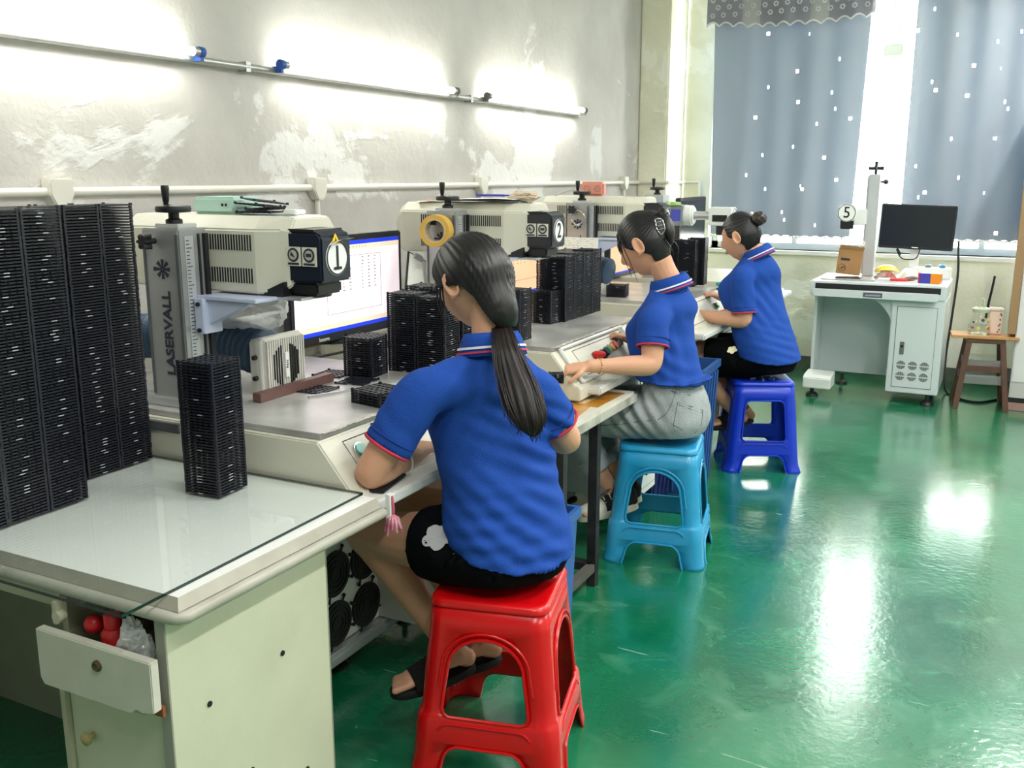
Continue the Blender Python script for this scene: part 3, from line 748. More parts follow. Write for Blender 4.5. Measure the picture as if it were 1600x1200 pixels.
# ------------------------------------------------------------------ monitors
M_screen_w = mat('screen_pinkwhite', 'f3e3ea', emit=.5); M_screen_o = mat('screen_peach', 'e8bd98', emit=.42); M_title = mat('screen_blue', '1438d8', emit=.42); M_task = mat('screen_tan', 'e8d2b8', emit=.42)
M_glyph = mat('screen_text', '3a3440', 0.5); M_offscr = mat('screen_off', '23282c', 0.18)
def monitor(name, label, loc, rz, w, h, kind, parent_stand=True, tilt=0, bez=.022, back=None):
    """front faces local -y; loc = bottom centre of the panel"""
    r = thing(name, label, 'monitor', loc, rz)
    f = MB(); f.box((-w / 2, 0, 0), (w / 2, .035, h), bev=.005); f.box((-w / 2 + .06, .03, .05), (w / 2 - .06, .06, h - .06), bev=.01); c = f.build('case', M_blk2, r)
    f = MB(); f.box((-w / 2 + bez, -.001, bez * 1.5), (w / 2 - bez, .002, h - bez)); s = f.build('screen', {'w': M_screen_w, 'o': M_screen_o, 'off': M_offscr}[kind], r)
    if kind != 'off':
        x0, x1, z0, z1 = -w / 2 + bez, w / 2 - bez, bez * 1.5, h - bez; W, H = x1 - x0, z1 - z0; y = -.0015
        def bar(nm, a, b_, c_, d, m, yy=-.0018):
            f = MB(); f.box((a, yy, c_), (b_, -.0008, d)); return f.build(nm, m, s)
        if kind == 'w': bar('title_bar', x0, x1, z1 - H * .045, z1, M_title); bar('task_bar', x0, x1, z0, z0 + H * .045, M_title); bar('tool_bar', x0, x1, z1 - H * .10, z1 - H * .045, M_task); bar('status_bar', x0, x1, z0 + H * .045, z0 + H * .10, M_task)
        else: bar('task_bar', x0, x1, z0, z0 + H * .03, M_title)
        f = MB()
        a0, a1, b0, b1 = x0 + W * .28, x0 + W * .80, z0 + H * .20, z1 - H * .17
        for p in ((a0, a1, b0, b0 + .0012), (a0, a1, b1, b1 + .0012), (a0, a0 + .0012, b0, b1), (a1, a1 + .0012, b0, b1)): f.box((p[0], -.0017, p[2]), (p[1], -.0008, p[3]))
        random.seed(5)
        for j in range(10):
            for i in range(8):
                if i == 4: continue
                xx = a0 + (a1 - a0) * (.05 + i * .118); zz = b1 - (b1 - b0) * (.05 + j * .062); ww = random.choice((.006, .009, .012))
                f.box((xx, -.0017, zz), (xx + ww, -.0008, zz + .003))
        for i in range(6): f.box((x0 + W * (.50 + i * .03), -.0026, z1 - H * .075), (x0 + W * (.50 + i * .03) + .005, -.0017, z1 - H * .068))
        stuff(f.build('screen_text', M_glyph, s))
    if parent_stand:
        f = MB(); f.box((-.03, .03, -parent_stand), (.03, .055, .12), bev=.004); f.lathe((0, .06, -parent_stand), [(.11, 0), (.11, .008), (.10, .014)], 24, sx=1.1, sy=.8); f.build('stand', M_black, r)
    r.rotation_euler = (0, tilt, rz)
    return r
mo = monitor('monitor', 'lit monitor showing a pale table between machine 1 head and the tray stacks', (-2.2, 2.945, .90), PI / 2, .70, .385, 'w', .016)
text_on(mo, 'lenovo', .022, (-.20, -.001, .015), (1, 0, 0), (0, 0, 1), M_paper, 'brand_mark', align='LEFT')
monitor('monitor', 'lit peach-coloured monitor behind the number 2 head', (-2.2, 4.42, .88), PI / 2, .70, .40, 'o', .0)
monitor('monitor', 'orange-lit monitor partly hidden by the face of the woman with the hair claw', (-2.2, 5.95, .86), PI / 2, .70, .36, 'o', .0)
monitor('monitor', 'dark switched-off monitor behind machine 4', (-2.0, 6.68, .97), PI / 2, .62, .385, 'off', .09)
# computer box and cable behind monitor 1
b = MB(); b.box((-2.36, 2.50, .868), (-2.30, 2.72, 1.02), bev=.003); tag(b.build('white_box', M_white), 'white box standing behind the foot of the lit pale monitor', 'box')
b = MB(); b.box((-2.37, 2.78, .868), (-2.30, 2.94, 1.0), bev=.003); tag(b.build('cardboard_box', mat('kraft', 'b98f5c', .8, var=.2)), 'brown cardboard box behind the lit pale monitor stand', 'box')
b = MB(); b.tube(spline([(-2.20, 2.90, .915), (-2.16, 2.93, .90), (-2.13, 2.90, .878), (-2.12, 2.80, .874), (-2.14, 2.62, .874), (-2.12, 2.50, .874)], 8), .005, n=8); tag(b.build('black_cable', M_rubber, smooth=True), 'black cable hanging from the lit pale monitor', 'cable')

# ------------------------------------------------------------------ machine 4: small fibre marker (grey column, slim tube, white scanner)
r = thing('laser_marker', 'small grey laser marking machine with number 4 and a slim tube head', 'laser machine', (-1.28, 5.80, 0), PI / 2)
f = MB(); f.prism([(.05, .70), (.05, .748), (.072, .756), (.165, .868), (1.2, .868), (1.2, .70)], 0, .85, 'yz'); f.build('desk_body', M_cream, r, bevel=.004)
f = MB(); f.box((0, .0, .712), (.85, .075, .742), bev=.006); f.build('front_shelf', M_white, r)
f = MB(); f.box((.0, .41, .115), (.85, 1.2, .70)); f.build('rear_body', M_white, r, bevel=.004)
for cx in (.06, .79):
    for cy in (.46, 1.12):
        f = MB(); f.lathe((cx, cy, 0), [(.034, 0), (.034, .008), (.026, .016), (.010, .02), (.010, .116)], 16); f.build('levelling_foot', M_black, r, auto=40)
f = MB(); f.box((.02, .66, .868), (.16, .78, 1.385), bev=.004); col = f.build('column', mat('column_grey', 'aab0b4', .4, .2), r)
f = MB(); f.box((.018, .68, 1.20), (.021, .74, 1.34)); f.build('column_slot', M_blk2, col)
hand_wheel(r, (.09, .72, 1.385), (0, .9, 0))
f = MB(); f.box((-.02, .52, 1.20), (.13, .665, 1.325), bev=.006); f.build('laser_source', mat('source_grey', '8d9498', .4, .2), r)
f = MB(); f.box((-.0215, .53, 1.23), (-.0195, .61, 1.30)); f.build('blue_label', mat('label_violet', '4a4fb8', .4), r)
f = MB(); f.cyl((.055, .53, 1.262), (.055, .475, 1.262), .062, n=24); f.cyl((.055, .475, 1.262), (.055, .465, 1.262), .05, n=24); f.build('flange', M_white, r, auto=40)
f = MB(); f.cyl((.055, .47, 1.262), (.055, .36, 1.262), .026, n=18); f.build('beam_tube', M_rail, r, auto=40)
f = MB(); f.box((-.005, .22, 1.205), (.115, .36, 1.315), bev=.005); sn = f.build('scanner_housing', M_white, r)
f = MB(); f.box((-.0075, .245, 1.23), (-.0045, .335, 1.27)); f.build('scanner_window', M_black, sn)
f = MB(); f.cyl((.055, .28, 1.205), (.055, .28, 1.15), .045, n=20); f.build('lens', M_blk2, sn, auto=40)
number_disc(sn, '4', (.055, .2195, 1.262), (0, -1, 0), (1, 0, 0), .05)
b = MB(); b.prism([(-.04, 0), (.04, 0), (.03, .018), (-.03, .022)], -.07, .07, 'xz'); o = b.build('snack_packet', mat('packet_green', '8fc24a', .4, var=.7, vscale=18, col2='e8ecd8'))
o.location = (-1.965, 5.76, 1.326); o.rotation_euler = (0, 0, .5); tag(o, 'green and white packet lying on machine 4', 'packet')
o.location = (-1.87, 5.82, 1.3255)
# ================================================================== THE OLD DESK, ITS GLASS AND WHAT IT HOLDS
M_lam = mat('laminate_white', 'eeeeec', 0.35, var=.12, vscale=4, col2='c9c6ba')
M_lamedge = mat('laminate_edge', 'b5b2a6', 0.4, var=.4, vscale=9, col2='8f897a')
M_pgreen = mat('pale_green_board', 'cfd0b8', 0.5, var=.3, vscale=5, col2='b2b49a', bump=.05)
M_beige = mat('beige_board', 'bdb9a2', 0.5, var=.35, vscale=7, col2='938e76')
M_drawer = mat('drawer_white', 'd2d0c4', 0.42, var=.3, vscale=9, col2='a8a494')
M_greyboard = mat('board_edge', '9c9b90', 0.55)
M_deskback = mat('desk_back', '8c9382', 0.6, var=.3)  # darker grey-green board for the desk back
desk = thing('desk', 'old pale green office desk with white top under a glass sheet', 'desk', (-1.95, 1.45, 0))
def D(p): return (p[0] + 1.95, p[1] - 1.45, p[2])
def dbox(name, lo, hi, m, parent=desk, bev=.0):
    f = MB(); f.box(D(lo), D(hi), bev=bev); return f.build(name, m, parent)
f = MB()
f.rings([[D(p) for p in ((x0, 1.138 + e, z), (-1.252 - e, 1.138 + e, z), (-1.252 - e, 1.765, z), (x0, 1.765, z))] for z, e, x0 in ((.712, .012, -2.62), (.716, .004, -2.62), (.738, .004, -2.62), (.741, .002, -2.62), (.7598, .014, -2.62), (.760, .016, -2.62))])
f.build('desk_top', M_lam, desk)
f = MB(); f.tube([D(p) for p in ((-2.62, 1.135, .727), (-1.272, 1.135, .727), (-1.256, 1.140, .727), (-1.248, 1.152, .727), (-1.248, 1.765, .727))], .0125, n=10)
f.build('edge_bead', M_lamedge, desk, auto=50)
f = MB()
q0 = [D(p) for p in ((-2.62, 1.1370, .7400), (-1.2520, 1.1370, .7400), (-1.2520, 1.765, .7400))]; q1 = [D(p) for p in ((-2.62, 1.1515, .7605), (-1.2665, 1.1515, .7605), (-1.2665, 1.765, .7605))]
f.mesh(q0 + q1, [(0, 1, 4, 3), (1, 2, 5, 4)]); f.build('bevel_band', mat('band_grey', 'a9a598', .45, var=.4, vscale=14, col2='8a8578'), desk)
sp = dbox('side_panel', (-1.312, 1.137, .0), (-1.288, 1.595, .715), M_pgreen)
dbox('panel_edge', (-1.3125, 1.134, .0), (-1.2885, 1.139, .715), M_greyboard)
for (y, z) in ((1.44, .511), (1.228, .504), (1.50, .20), (1.33, .30)):
    f = MB(); f.cyl(D((-1.289, y, z)), D((-1.2855, y, z)), .006, n=10); f.build('screw', M_dark, sp, auto=40)
dbox('inner_panel', (-1.598, 1.16, .0), (-1.582, 1.60, .69), M_beige)
dbox('back_panel', (-2.6, 1.60, .0), (-1.30, 1.615, .715), M_deskback)
dbox('pedestal_floor', (-1.59, 1.15, .05), (-1.312, 1.60, .068), M_beige)
dbox('apron', (-2.6, 1.16, .665), (-1.60, 1.178, .715), M_beige)
dbox('far_panel', (-2.60, 1.15, 0), (-2.58, 1.60, .715), M_beige)
dr = dbox('pedestal_door', (-1.575, 1.143, .075), (-1.3145, 1.158, .525), M_pgreen)
f = MB(); f.lathe(D((-1.517, 1.143, .42)), [(.006, 0), (.006, -.012), (.013, -.016), (.013, -.022), (.006, -.026)], 14, axis='Y'); f.build('knob', mat('knob_brass', 'b9a878', .4, .4), dr, auto=40)
f = MB(); f.box(D((-1.592, 1.132, .0)), D((-1.578, 1.16, .56))); f.build('door_stile', M_beige, desk)
# the drawer, pulled half out
def drw(p): return D((p[0], p[1], p[2]))
f = MB(); outline = [(-1.603, .528), (-1.36, .545), (-1.335, .556), (-1.30, .558), (-1.272, .556), (-1.268, .648), (-1.60, .645)]
outline = [(-1.60, .540), (-1.592, .531), (-1.345, .531), (-1.325, .541), (-1.30, .540), (-1.318 + .002, .545), (-1.316, .648), (-1.595, .648)]
f.prism([(D((x, 0, 0))[0], z) for x, z in [(-1.60, .545), (-1.590, .531), (-1.352, .533), (-1.338, .545), (-1.325, .541), (-1.293, .548), (-1.293, .648), (-1.60, .648)]], 1.100 - 1.45, 1.120 - 1.45, 'xz')
dw = f.build('drawer', M_drawer, desk, bevel=.002)
f = MB(); f.box(D((-1.585, 1.105, .54)), D((-1.575, 1.50, .62))); f.box(D((-1.335, 1.105, .54)), D((-1.325, 1.50, .62))); f.box(D((-1.585, 1.105, .535)), D((-1.325, 1.50, .542))); f.box(D((-1.585, 1.49, .54)), D((-1.325, 1.50, .62)))
f.build('drawer_box', M_beige, dw)
f = MB(); f.lathe(D((-1.431, 1.100, .611)), [(.0, 0), (.011, 0), (.011, -.004), (.008, -.007), (.006, -.006), (.0, -.006)], 18, axis='Y'); f.build('lock', mat('lock_bronze', '6b5a48', .35, .7), dw, auto=40)
dbox('chipped_edge', (-1.345, 1.121, .530), (-1.294, 1.128, .552), mat('raw_wood', '8a5230', .7), dw)
f = MB(); f.box(D((-1.572, 1.12, .655)), D((-1.56, 1.135, .70))); f.cyl(D((-1.56, 1.135, .67)), D((-1.56, 1.118, .67)), .012, n=14); f.build('slide_bracket', M_beige, desk, auto=40)

def glass_edge():
    m = bpy.data.materials.new('glass_edge'); m.use_nodes = True
    b = m.node_tree.nodes['Principled BSDF']; b.inputs['Base Color'].default_value = lin('0d2a26'); b.inputs['Roughness'].default_value = .1; return m
f = MB(); q = [(-2.60, 1.052), (-1.288, 1.046), (-1.306, 1.768), (-2.60, 1.768)]
f.mesh([(x, y, .767) for x, y in q], [(0, 1, 2, 3)], 0)
vs = [(x, y, z) for z in (.7608, .767) for x, y in q]
f.mesh(vs, [(i, (i + 1) % 4, 4 + (i + 1) % 4, 4 + i) for i in range(4)], 1)
gl = f.build('glass_sheet', [glass_mat('desk_glass', (.975, .99, .985)), glass_edge()])
tag(gl, 'clear glass sheet with dark green edge overhanging the old desk top', 'glass sheet')

c = thing('spray_bottle', 'red bottle with round red cap standing in the half-open drawer', 'bottle', (at_y(178, 990, 1.155).x, 1.155, .565))
f = MB(); f.lathe((0, 0, 0), [(.023, 0), (.024, .004), (.024, .085), (.018, .095)], 20); f.build('body', mat('bottle_red', 'b01c1c', .35), c, auto=40)
f = MB(); f.lathe((0, 0, 0), [(.0243, .012), (.0243, .045)], 20); f.build('label', mat('label_dark', '26262c', .5), c, auto=40)
f = MB()
for k in range(9):
    a = -2.4 + k * .17; f.box((.0246 * math.cos(a) - .001, .0246 * math.sin(a) - .001, .015), (.0246 * math.cos(a) + .001, .0246 * math.sin(a) + .001, .04))
stuff(f.build('bar_code', M_paper, c))
f = MB(); f.lathe((0, 0, .093), [(.016, 0), (.017, .004), (.0165, .03), (.012, .034)], 18); f.build('cap', mat('cap_red', 'c01820', .3), c, auto=60)
b = MB(); b.sphere((0, 0, .0), .019, 16, 12); o = b.build('red_ball', mat('ball_red', 'b8141c', .3), smooth=True); o.location = at_y(147, 975, 1.15)
b2 = tag(o, 'round red plastic ball lying in the half-open drawer', 'ball')
bgp = at_y(215, 1030, 1.145)
crumple('plastic_bag', 'crumpled clear plastic bag stuffed in the half-open drawer', 'plastic bag', (bgp.x, 1.145, .575), (.040, .018, .050), film_mat('bag_film', 'f2f4f6', .34, .12), 9.0, amp=.55)
crumple('black_bag', 'crumpled black plastic bag at the back of the half-open drawer', 'plastic bag', (-1.40, 1.30, .543), (.055, .05, .06), mat('bag_black', '15161c', .3), 4.0, amp=.4)

# ================================================================== BLACK GRID TRAYS
M_tray = mat('tray_black', '1b1d27', 0.36, spec=.5)
TP, TA, TB = .0071, .050, .049
def tray_mesh(mark=None):
    f = MB(); h = .0034
    nx, ny = 7, 6
    for i in range(nx):
        x = -TA + .0018 + (2 * TA - .0036) * i / (nx - 1); w = .0018 if i in (0, nx - 1) else .0023
        f.box((x - w, -TB, 0.0), (x + w, TB, h))
    for j in range(ny):
        y = -TB + .0018 + (2 * TB - .0036) * j / (ny - 1); w = .0018 if j in (0, ny - 1) else .0023
        f.box((-TA, y - w, 0.0004), (TA, y + w, h + .0004))
    for sx in (-1, 1):
        for sy in (-1, 1):
            f.box((sx * (TA - .002) - .003, sy * (TB - .002) - .003, 0), (sx * (TA - .002) + .003, sy * (TB - .002) + .003, TP - .0004))
    if mark is not None:                       # painted glint: pale bar standing in for a highlight on two sides
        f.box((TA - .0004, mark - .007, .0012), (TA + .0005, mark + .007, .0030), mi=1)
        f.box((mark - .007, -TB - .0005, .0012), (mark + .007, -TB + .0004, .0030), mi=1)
    bmesh.ops.recalc_face_normals(f.bm, faces=f.bm.faces)
    me = bpy.data.meshes.new('tray'); f.bm.to_mesh(me); f.bm.free(); me.materials.append(M_tray); me.materials.append(mat('tray_glint', 'b9bcc4', .15)); return me
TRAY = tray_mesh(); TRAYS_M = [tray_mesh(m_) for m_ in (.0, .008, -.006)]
rt_ = random.Random(3)
def tray_stack(x, y, z, n, rz, label, top_label, group, sx=1.0):
    for k in range(n):
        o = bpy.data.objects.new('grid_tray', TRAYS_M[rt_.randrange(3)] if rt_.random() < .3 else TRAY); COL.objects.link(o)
        o.location = (x + rt_.uniform(-.0004, .0004), y + rt_.uniform(-.0004, .0004), z + k * TP); o.rotation_euler = (0, 0, rz + rt_.uniform(-.002, .002)); o.scale = (sx, sx, 1)
        tag(o, top_label if k == n - 1 else label, 'tray', group)
ZG = .7672
tray_stack(-1.633, 1.630, ZG, 45, .06, 'black grid tray in the single stack standing free on the glass', 'topmost black grid tray of the single stack on the glass', 'trays in the free-standing stack on the glass')
tray_stack(-1.903, 1.394, ZG, 94, .02, 'black grid tray in the near right column of the tall block at left', 'topmost tray of the near right column of the tall block at left', 'trays in the near right column of the tall block')
tray_stack(-1.903, 1.293, ZG, 94, .0, 'black grid tray in the second column of the tall block at left edge', 'topmost tray of the second column of the tall block at left edge', 'trays in the second column of the tall block')
ZB = .8844
tray_stack(-1.776, 2.444, ZB, 18, .10, 'black grid tray in the shoulder-high little stack before the lit pale monitor', 'topmost tray of the little stack in front of the lit pale monitor', 'trays in the stack before the pale monitor')
tray_stack(-1.518, 2.150, ZB, 6, -.2, 'black grid tray in the low stack beside the sleeve on machine bed', 'topmost tray of the low stack beside the blue sleeve', 'trays in the low stack on the first machine bed', 1.12)
for (x, y, rz, l) in ((-1.775, 2.19, .08, 'single black grid tray lying flat, nearest the brown bar front'), (-1.735, 2.34, .12, 'single black grid tray lying flat beyond the steel strip'), (-1.87, 2.40, .1, 'single black grid tray lying flat behind the end of the brown bar')):
    tray_stack(x, y, ZB, 1, rz, l, l, None)
tray_stack(-1.700, 2.580, ZB, 36, .06, 'black grid tray in the front left column behind the ponytailed head', 'topmost tray of the front left column behind the ponytailed head', 'trays in the column beside the ponytailed woman')
# everything past the nearest three hundred: one mass of trays
def tray_mass(stacks):
    kinds = [(np.array([v.co[:] for v in t.vertices]), [tuple(p.vertices) for p in t.polygons], [p.material_index for p in t.polygons]) for t in [TRAY] + TRAYS_M]
    V = []; Fs = []; k0 = 0; mi = []
    for (x, y, z, n, rz) in stacks:
        for k in range(n):
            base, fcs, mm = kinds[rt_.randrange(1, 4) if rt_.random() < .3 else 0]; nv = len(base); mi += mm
            a = rz + rt_.uniform(-.002, .002); R = np.array([[math.cos(a), -math.sin(a), 0], [math.sin(a), math.cos(a), 0], [0, 0, 1]])
            V.append(base @ R.T + np.array([x + rt_.uniform(-.0008, .0008), y + rt_.uniform(-.0008, .0008), z + k * TP])); Fs += [tuple(i + k0 for i in fc) for fc in fcs]; k0 += nv
    me = bpy.data.meshes.new('grid_trays'); me.from_pydata(np.concatenate(V).tolist(), [], Fs); me.materials.append(M_tray); me.materials.append(mat('tray_glint', 'b9bcc4')); me.polygons.foreach_set('material_index', mi)
    o = bpy.data.objects.new('grid_trays', me); COL.objects.link(o); return o
mass = [(-1.903, 1.192, ZG, 94, 0), (-1.903, 1.090, ZG, 94, 0), (-2.024, 1.595, ZG, 94, .0), (-2.024, 1.697, ZG, 94, .01), (-2.03, 1.49, ZG, 94, 0), (-2.024, 1.39, ZG, 94, 0), (-2.024, 1.28, ZG, 94, 0),
        (-1.595, 2.588, ZB, 35, .05), (-1.70, 2.69, .868, 40, .04), (-1.595, 2.70, .868, 38, .04), (-1.665, 3.255, ZB, 28, .0), (-1.77, 3.255, ZB, 29, .0),
        (-1.742, 3.715, ZB, 20, -.1)]
for k in range(4): mass.append((-1.722, 3.80 + .102 * k, ZB, 40 + (k % 2), 0.0))
for k in range(3): mass.append((-1.82, 3.93 + .103 * k, ZB, 40, 0.0))
mass += [(-1.80, 4.71, ZB, 9, .2), (-1.625, 5.36, ZB, 37, .1), (-1.60, 5.465, ZB, 38, .1), (-1.73, 5.37, ZB, 37, .1)]
tag(tray_mass(mass), 'remaining black grid trays in the farther stacks along the machine beds', 'trays', kind='stuff')

# odd heap of trays and the mint box on the head of machine 1
k = 0
for (dx, dy, dz, rx, ry, rz) in ((0, 0, .003, 0, .02, .3), (.006, .01, .011, .03, -.06, .8), (-.004, .004, .021, -.05, .08, .1), (.004, .012, .032, .06, .12, 1.1)):
    o = bpy.data.objects.new('grid_tray', TRAY); COL.objects.link(o); o.location = (-1.855 + dx, 2.085 + dy, 1.398 + dz); o.rotation_euler = (rx, ry, rz)
    tag(o, 'black grid tray in the untidy heap on top of machine 1 head', 'tray', 'trays heaped on machine 1 head')
b = MB(); b.box((-.075, -.06, 0), (.075, .06, .048), bev=.008); o = b.build('mint_box', mat('mint_box', 'b4d4c8', .45)); o.location = (-2.0, 2.11, 1.3955); o.rotation_euler = (0, 0, .05); tag(o, 'pale mint green box on top of machine 1 head', 'box')
f = MB()
for x in (.035, .048): f.cyl((x, -.0605, .026), (x, -.062, .026), .004, n=8)
stuff(f.build('socket_holes', M_dark, o))
b = MB(); b.box((-.02, -.03, 0), (.02, .03, .014), bev=.003); o = b.build('white_block', M_white); o.location = (-1.765, 2.12, 1.3955); o.rotation_euler = (0, 0, .2); tag(o, 'small white block on the front of machine 1 head', 'block')

# on machine 2: tape roll on its knob, papers, pen and cloth
f = MB(); R_, r_ = .062, .045
prof = [(R_, -.024), (R_, .024), (r_, .024), (r_, -.024)]
rr = [[(h, rad * math.cos(a), rad * math.sin(a)) for rad, h in prof] for a in [2 * PI * i / 40 for i in range(41)]]
f.rings(rr, cap=False)
ta = thing('tape_roll', 'roll of yellow masking tape hanging on the knob of machine 2', 'tape roll', (-1.985, 3.222, 1.292), PI / 2 + .15)
f.build('tape', mat('tape_yellow', 'd6a94a', .5, var=.2), ta, auto=40)
f = MB(); rr = [[(h, rad * math.cos(a), rad * math.sin(a)) for rad, h in [(r_, -.0245), (r_, .0245), (r_ - .004, .0245), (r_ - .004, -.0245)]] for a in [2 * PI * i / 40 for i in range(41)]]; f.rings(rr, cap=False); f.build('core', mat('core_card', 'cbb896', .7), ta, auto=40)
def wavy_sheet(name, label, c, w, d, rz, m, seed, amp=.004, layers=1, cat='paper'):
    f = MB(); n = 10; vs = []; fs = []
    for l in range(layers):
        o0 = len(vs)
        for j in range(n + 1):
            for i in range(n + 1):
                x, y = -w / 2 + w * i / n, -d / 2 + d * j / n
                vs.append((x + l * .004, y - l * .003, .001 + l * .003 + amp * (1 + noise.noise((x * 9, y * 9, seed + l)))))
        for j in range(n):
            for i in range(n): a = o0 + j * (n + 1) + i; fs.append((a, a + 1, a + n + 2, a + n + 1))
    f.mesh(vs, fs); o = f.build(name, m, smooth=True); o.location = c; o.rotation_euler = (0, 0, rz); return tag(o, label, cat)
M_sheet = mat('paper_white', 'e9e8e2', .7)
wavy_sheet('paper_stack', 'loose white papers on top of machine 2 head', (-1.90, 3.49, 1.396), .30, .2, .06, M_sheet, 2, .005, 4)
wavy_sheet('brown_card', 'thin brown card under the hand wheel on machine 2 head', (-2.13, 3.49, 1.396), .16, .16, .2, mat('card_brown', 'b08a62', .7), 5, .003)
b = MB(); b.cyl((-.07, 0, .0), (.05, 0, .0), .0045, n=8); b.cyl((.05, 0, 0), (.072, 0, 0), .003, n=8); o = b.build('pen', mat('pen_blue', '3a3aa8', .3), auto=40); o.location = (-1.86, 3.45, 1.424); o.rotation_euler = (0, 0, .2); tag(o, 'blue pen lying on the papers on machine 2', 'pen')
crumple('cloth', 'crumpled beige cloth at the front of machine 2 head', 'cloth', (-1.745, 3.5, 1.395), (.06, .05, .02), mat('cloth_beige', 'cdbba6', .85), 12.0, amp=.35)
nb = thing('clipboard', 'white sheet on a dark clipboard leaning left of the ponytailed head', 'clipboard', (-2.07, 3.17, 1.0), 0)
f = MB(); f.box((-.004, -.065, 0), (0, .065, .215)); f.build('board', M_blk2, nb)
f = MB(); f.box((.0, -.055, .004), (.002, .065, .21)); f.build('sheet', M_sheet, nb)
f = MB(); f.box((.001, -.03, .198), (.008, .03, .222), bev=.002); f.build('clip', M_rail, nb)
nb.rotation_euler = (math.radians(-22), math.radians(-8), 0); nb.location = (-2.07, 3.175, .99)
f = MB(); f.box((-.03, -.05, 0), (.03, .05, .10), bev=.004); o = f.build('white_box', M_white); o.location = (-2.09, 3.17, .885); tag(o, 'small white box propping up the clipboard behind the tray stacks', 'box')
# on machine 3: pink box with dial, ring, sheet
pk = thing('pink_box', 'salmon pink box with two round dials standing on the third machine', 'box', (-1.985, 4.80, 1.396), 0)
f = MB(); f.box((-.068, -.025, 0), (.068, .025, .075), bev=.012); bx = f.build('case', mat('salmon', 'dc9484', .45), pk)
for x in (-.025, .035):
    f = MB(); f.tube([(x + .016 * math.cos(a), -.0255, .04 + .016 * math.sin(a)) for a in [2 * PI * i / 20 for i in range(20)]], .0016, n=4, closed=True)
    for q in range(4): f.box((x - .006 + .009 * (q % 2), -.0265, .034 + .009 * (q // 2)), (x - .002 + .009 * (q % 2), -.025, .038 + .009 * (q // 2)))
    stuff(f.build('dial', mat('salmon_dark', 'a8685c', .5), bx))
b = MB(); b.tube(spline([(-2.06, 4.80, 1.42), (-2.12, 4.80, 1.425), (-2.22, 4.78, 1.38), (-2.27, 4.74, 1.28), (-2.28, 4.72, 1.0)], 8), .0045, n=8); tag(b.build('grey_cable', mat('cable_grey', 'b9b9b4', .5), smooth=True), 'thin pale cable running down from the salmon pink box', 'cable')
b = MB(); b.tube([(.036 * math.cos(a), 0, .036 * math.sin(a)) for a in [2 * PI * i / 36 for i in range(36)]], .004, n=8, closed=True); b.lathe((0, 0, -.046), [(.004, 0), (.016, .004), (.004, .010)], 8); o = b.build('metal_ring', M_chrome, smooth=True); o.location = (-1.985, 4.60, 1.292); tag(o, 'metal ring hanging from the knob of the third machine', 'ring')
wavy_sheet('notice_sheet', 'white printed sheet standing in front of the third machine column', (-1.93, 4.49, 1.175), .21, .065, 0, M_sheet, 8, .001)
ns = bpy.data.objects['notice_sheet']; ns.rotation_euler = (math.radians(80), 0, .05); ns.location = (-1.935, 4.50, 1.165)
f = MB()
random.seed(2)
for j in range(5):
    x = -.09
    while x < .085:
        w = random.uniform(.006, .018)
        if random.random() < .55: f.box((x, .024 - j * .011, .0042), (x + w, .0255 - j * .011, .0046))
        x += w + .006
stuff(f.build('print', mat('print_grey', '8c8c90', .7), ns))

# ================================================================== TAPED TABLE ON THE BLACK STEEL FRAME
tb = thing('work_table', 'white work table patched with amber tape on a black steel frame', 'table', (-1.375, 3.11, 0))
M_steelblk = mat('steel_black', '1c1c1e', .5, .2, var=.4, vscale=12, col2='4a4744')
f = MB(); f.box((-.155, -.325, .645), (.155, .32, .690), bev=.010); top = f.build('table_top', mat('top_worn', 'd8d6cc', .5, var=.45, vscale=8, col2='a29e90'), tb)
f = MB(); f.box((-.157, -.327, .652), (.157, -.322, .682)); f.box((.152, -.32, .652), (.1565, .315, .682)); f.build('edge_band', mat('edge_worn', 'c2c0b6', .5, var=.7, vscale=14, col2='7d7a70'), top)
M_tape = mat('amber_tape', 'c98a1c', .22, var=.7, vscale=11, col2='8a5208', coat=.4)
f = MB(); f.box((-.13, -.30, .690), (.10, .22, .6906)); f.build('wood_patch', mat('ply_patch', 'd9bf94', .5, var=.3, vscale=6), top)
for i, (lo, hi, rz) in enumerate((((-.15, .20, .6902), (.06, .27, .6912), .04), ((.06, .0, .6902), (.125, .26, .6914), -.02), ((.03, -.31, .6902), (.11, .03, .6911), .12), ((-.15, .13, .6902), (-.08, .24, .6913), .05))):
    f = MB(); f.box(lo, hi, rz); f.build('tape_strip', M_tape, top)
for sx in (-1, 1):
    for sy in (-1, 1):
        cx = .105 if sx > 0 else -.12; cy = sy * .28 if sy < 0 else .02
        f = MB(); f.box((cx - .017, cy - .017, .0), (cx + .017, cy + .017, .645)); f.build('leg', M_steelblk, tb)
f = MB(); f.box((-.12, -.005, .06), (.105, .035, .09)); f.build('cross_bar', M_steelblk, tb)
f = MB(); f.box((.09, -.28, .06), (.12, .02, .09)); f.build('cross_bar', mat('steel_worn', '6a6762', .5, .3, var=.5), tb)
f = MB(); f.box((-.135, -.28, .06), (-.105, .02, .09)); f.build('cross_bar', M_steelblk, tb)
f = MB(); f.box((-.12, -.295, .06), (.105, -.265, .09)); f.build('cross_bar', M_steelblk, tb)
p = at_y(869, 592, 3.03)
tray_stack(p.x, p.y, p.z - .012, 5, .5, 'black grid tray in the little stack under the fingers of the woman in jeans', 'topmost tray of the little stack under the fingers of the woman in jeans', 'trays held by the woman in jeans', .5)
